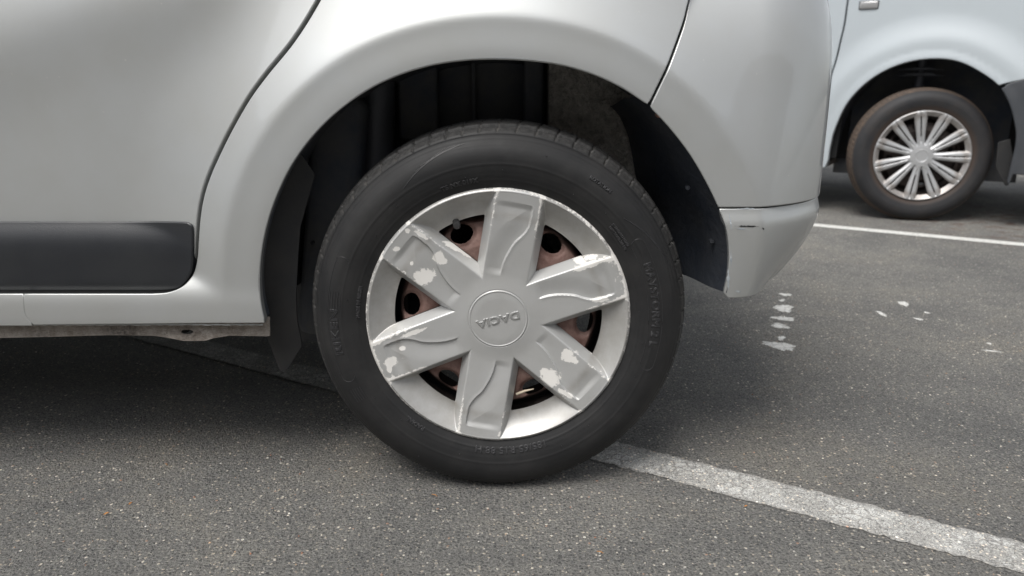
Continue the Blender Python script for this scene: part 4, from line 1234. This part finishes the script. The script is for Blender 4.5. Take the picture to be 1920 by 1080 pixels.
# van wheel: built facing -Y at the origin, then turned slightly (steered)
vroot_rot = R(-15); VM = Matrix.Translation((VW[0], VW[1], ZV)) @ Matrix.Rotation(vroot_rot, 4, 'Z')
def place(o):
    o.data.transform(VM); return o
prof2 = [(r*VR/RT if False else (.208+(r-.196)*(VR-.208)/(RT-.196)), y*1.02) for r, y in PROF]
vrim = rim_mesh('wheel', 0, .012, 0, van, MT['rim2'], 1.04, 8, .13, 10, .014)
vt, _ = tyre_mesh('tyre', prof2, 0, .004, 0, 84, vrim, MT['tyre2'], nseg=8, clampz=-ZV+.001)
def van_hub_h(r, a):
    la = np.abs(r*np.sin(a)); al = r*np.cos(a)
    half = .0115+.0110*sstep(.06, .19, r)
    d = la-half
    face = -.012*(1-(np.clip(r, 0, .2)/.2)**2)+.003*sstep(.06, .035, r)
    rib = face - .006*np.exp(-(la/.0030)**2)*sstep(.055, .075, r) - .002*sstep(.4, 1, la/half)
    bev = rib-1.4*softplus(d, .0012)
    bev = np.where(r < .05, face, bev)
    t = np.clip((.207-r)/.022, 0, 1)
    sc = -.001-.017*t
    sc = np.where(r < .185, -.018-(.185-r), sc)
    k = .0006; out = k*np.logaddexp(bev/k, sc/k)
    out = np.where(r > .207, out-((r-.207)/.006)**2*.005, out)
    out = out+.0015*np.exp(-((r-.029)/.0015)**2)
    h1 = np.minimum(d-.005, .188-r)
    h1 = np.where(r < .05, -1, h1)
    slot = np.minimum(.0029-la, np.minimum(r-.092, .186-r))
    return out, np.maximum(h1, slot)
vh, HV2, HA2, HR2 = hub_mesh('hubcap', van_hub_h, 11, R(98), .213, 0, 0, 0, vrim, MT['hub2'], nr=110, na=50)
at = vh.data.attributes.new('grime', 'FLOAT', 'POINT')
at.data.foreach_set('value', np.clip(np.exp(-((HR2-.188)/.014)**2)+sstep(.016, .022, np.abs(HR2*np.sin(HA2)))*.6, 0, 1).astype(np.float32))
bd = lathe_y('brake_disc', [(0, .06), (.06, .06), (.065, .09), (.14, .09), (.14, .11), (0, .11)], vrim, MT['rim2'], 48)
bb = lathe_y('rim_barrel', [(.16, .09), (.186, .08), (.196, .04), (.204, .012), (.208, .013), (.2, .05), (.195, .15), (.207, .165)], vrim, MT['rim2'], 64)
for o in (vrim, vt, vh, bd, bb): place(o)
for (sx, sd_) in ((-2.9, .02), (-2.9, 1.5), (0, 1.5)):
    w = OV+ex*sx+ey*sd_
    wv = lathe_y('wheel', [(0, 0), (.16, .012), (.21, 0), (.212, .15), (0, .15)], van, MT['hub2'], 40)
    tv = lathe_y('tyre', [(.21, .01), (.26, -.006), (.30, .02), (.314, .05), (.316, .09), (.314, .13), (.30, .16), (.26, .18), (.21, .17)], wv, MT['tyre2'], 48)
    for o in (wv, tv): o.data.transform(Matrix.Translation((w[0], w[1], ZV)) @ Matrix.Rotation(VROT, 4, 'Z'))

# loose grit lying on the tarmac, nearest the camera
def grit():
    rnd = random.Random(8)
    cols = [(.40, .385, .35), (.24, .235, .225), (.56, .52, .45), (.46, .34, .24), (.13, .13, .13), (.68, .66, .62), (.38, .20, .13)]
    mats = [mat_simple('grit_stone', c, .85) for c in cols]
    V = []; Fc = []; mi = []
    for i in range(5200):
        y = rnd.uniform(.66, 2.3) if i % 3 else rnd.uniform(.66, 1.2); x = rnd.uniform(-.8, 1.1)*(.45+y*.5)
        if abs(x-XW) < .2 and abs(y-1.18) < .12: continue
        r = rnd.choice([.0008, .0011, .0014, .0017, .0022])*rnd.uniform(.7, 1.15); a = rnd.uniform(0, 6.28); el = rnd.uniform(.55, 1)
        b = len(V)
        for k in range(5):
            t = a+k*1.2566+rnd.uniform(-.3, .3); q = r*rnd.uniform(.8, 1.15)
            ux, uy = q*math.cos(t), q*el*math.sin(t)
            V.append((x+ux*math.cos(a)-uy*math.sin(a), y+ux*math.sin(a)+uy*math.cos(a), .0003))
        for k in range(5):
            v = V[b+k]; f = rnd.uniform(.35, .7); V.append((x+(v[0]-x)*f, y+(v[1]-y)*f, .0003+r*rnd.uniform(.45, .85)))
        c = rnd.choices(range(7), [6, 6, 3, 1.2, 6, .9, .35])[0]
        for k in range(5):
            j = (k+1) % 5; Fc.append((b+k, b+j, b+5+j, b+5+k)); mi.append(c)
        Fc.append(tuple(b+5+k for k in range(5))); mi.append(c)
    o = mesh_np('loose_grit', V, Fc, None, None, smooth=False)
    for m_ in mats: o.data.materials.append(m_)
    o.data.polygons.foreach_set('material_index', mi)
    o['kind'] = 'stuff'; o['label'] = 'fine loose grit scattered over the grey asphalt around the tyre'; o['category'] = 'grit'
grit()
# small litter on the asphalt
def leaf(px, py, size, rot, label):
    c = G(px, py); bm = bmesh.new()
    pts = [(-1, 0), (-.5, .38), (.1, .45), (.7, .2), (1, 0), (.6, -.3), (0, -.42), (-.6, -.28)]
    top = [bm.verts.new((x*size, y*size, .002+.0012*(abs(y)*2+math.sin(x*3)*.5+.5))) for x, y in pts]
    cv = bm.verts.new((0, 0, .0022))
    for i in range(8): bm.faces.new((top[i], cv, top[(i+1) % 8]))
    bmesh.ops.recalc_face_normals(bm, faces=bm.faces)
    me = bpy.data.meshes.new('leaf_fragment'); bm.to_mesh(me); bm.free()
    o = link('leaf_fragment', me, None, MT['leaf'])
    md = o.modifiers.new('s', 'SOLIDIFY'); md.thickness = .0005
    o.location = (c[0], c[1], .0015); o.rotation_euler = (0, 0, rot)
    o['label'] = label; o['category'] = 'leaf'
leaf(200, 967, .0042, .7, 'small orange dry leaf fragment on the asphalt at the lower left')
leaf(245, 948, .0034, 1.1, 'orange brown leaf crumb just above the lower left leaf')
leaf(1398, 953, .0030, .2, 'tiny orange leaf crumb below the cracked parking line')
def twig(px, py, L, rot, label):
    c = G(px, py); d = np.array([math.cos(rot), math.sin(rot)])*L
    o = tube('twig', [(c[0]-d[0], c[1]-d[1], .0022), (c[0]+.001, c[1], .0034), (c[0]+d[0], c[1]+d[1], .0022)], [.0005, .0008, .0004], None, MT['leaf'], 6)
    o['label'] = label; o['category'] = 'twig'
twig(815, 931, .006, -.6, 'thin orange twig lying on asphalt below the tyre')
twig(312, 873, .005, -.8, 'short reddish twig on shaded asphalt left of the wheel')
twig(1125, 1038, .005, -.5, 'short brown twig near the bottom edge right of the tyre')

# unseen house front added behind the camera, only for the paintwork to mirror
bld = empty('reflection_building', (0, -11, 0), 'unseen pale rendered facade added behind the camera for the car paint to reflect', 'reflection_building')
MT['render'] = mat_simple('pale_render', (0.42, 0.40, 0.37), 0.85, 0, 8, .3, .01, col2=(.30, .285, .26), varscale=2)
MT['dark_pane'] = mat_simple('window_pane', (0.03, 0.035, 0.04), 0.08)
MT['roof'] = mat_simple('roof_tile', (0.13, 0.07, 0.05), 0.8, 0, 6, .5, .03)
box('wall', (6, -13, 2.6), (52, 4, 5.2), bld, MT['render'])
prism('roof', [(-20.4, 5.2), (32.4, 5.2), (30.5, 6.6), (-18.5, 6.6)], -15.3, -10.6, bld, MT['roof'], 0)
for fx in range(14):
    for fz in (1.5, 3.9):
        x = -13+fx*3.1
        box('window', (x, -10.97, fz), (1.1, .12, 1.5), bld, MT['dark_pane'])
        box('window_sill', (x, -10.92, fz-.8), (1.3, .2, .07), bld, MT['render'])
# parent fix: children were built in world space, so give them the inverse of their thing's place
for root in (car, van, bld):
    inv = Matrix.Translation(-Vector(root.location))
    for ch in list(root.children):
        ch.matrix_parent_inverse = inv
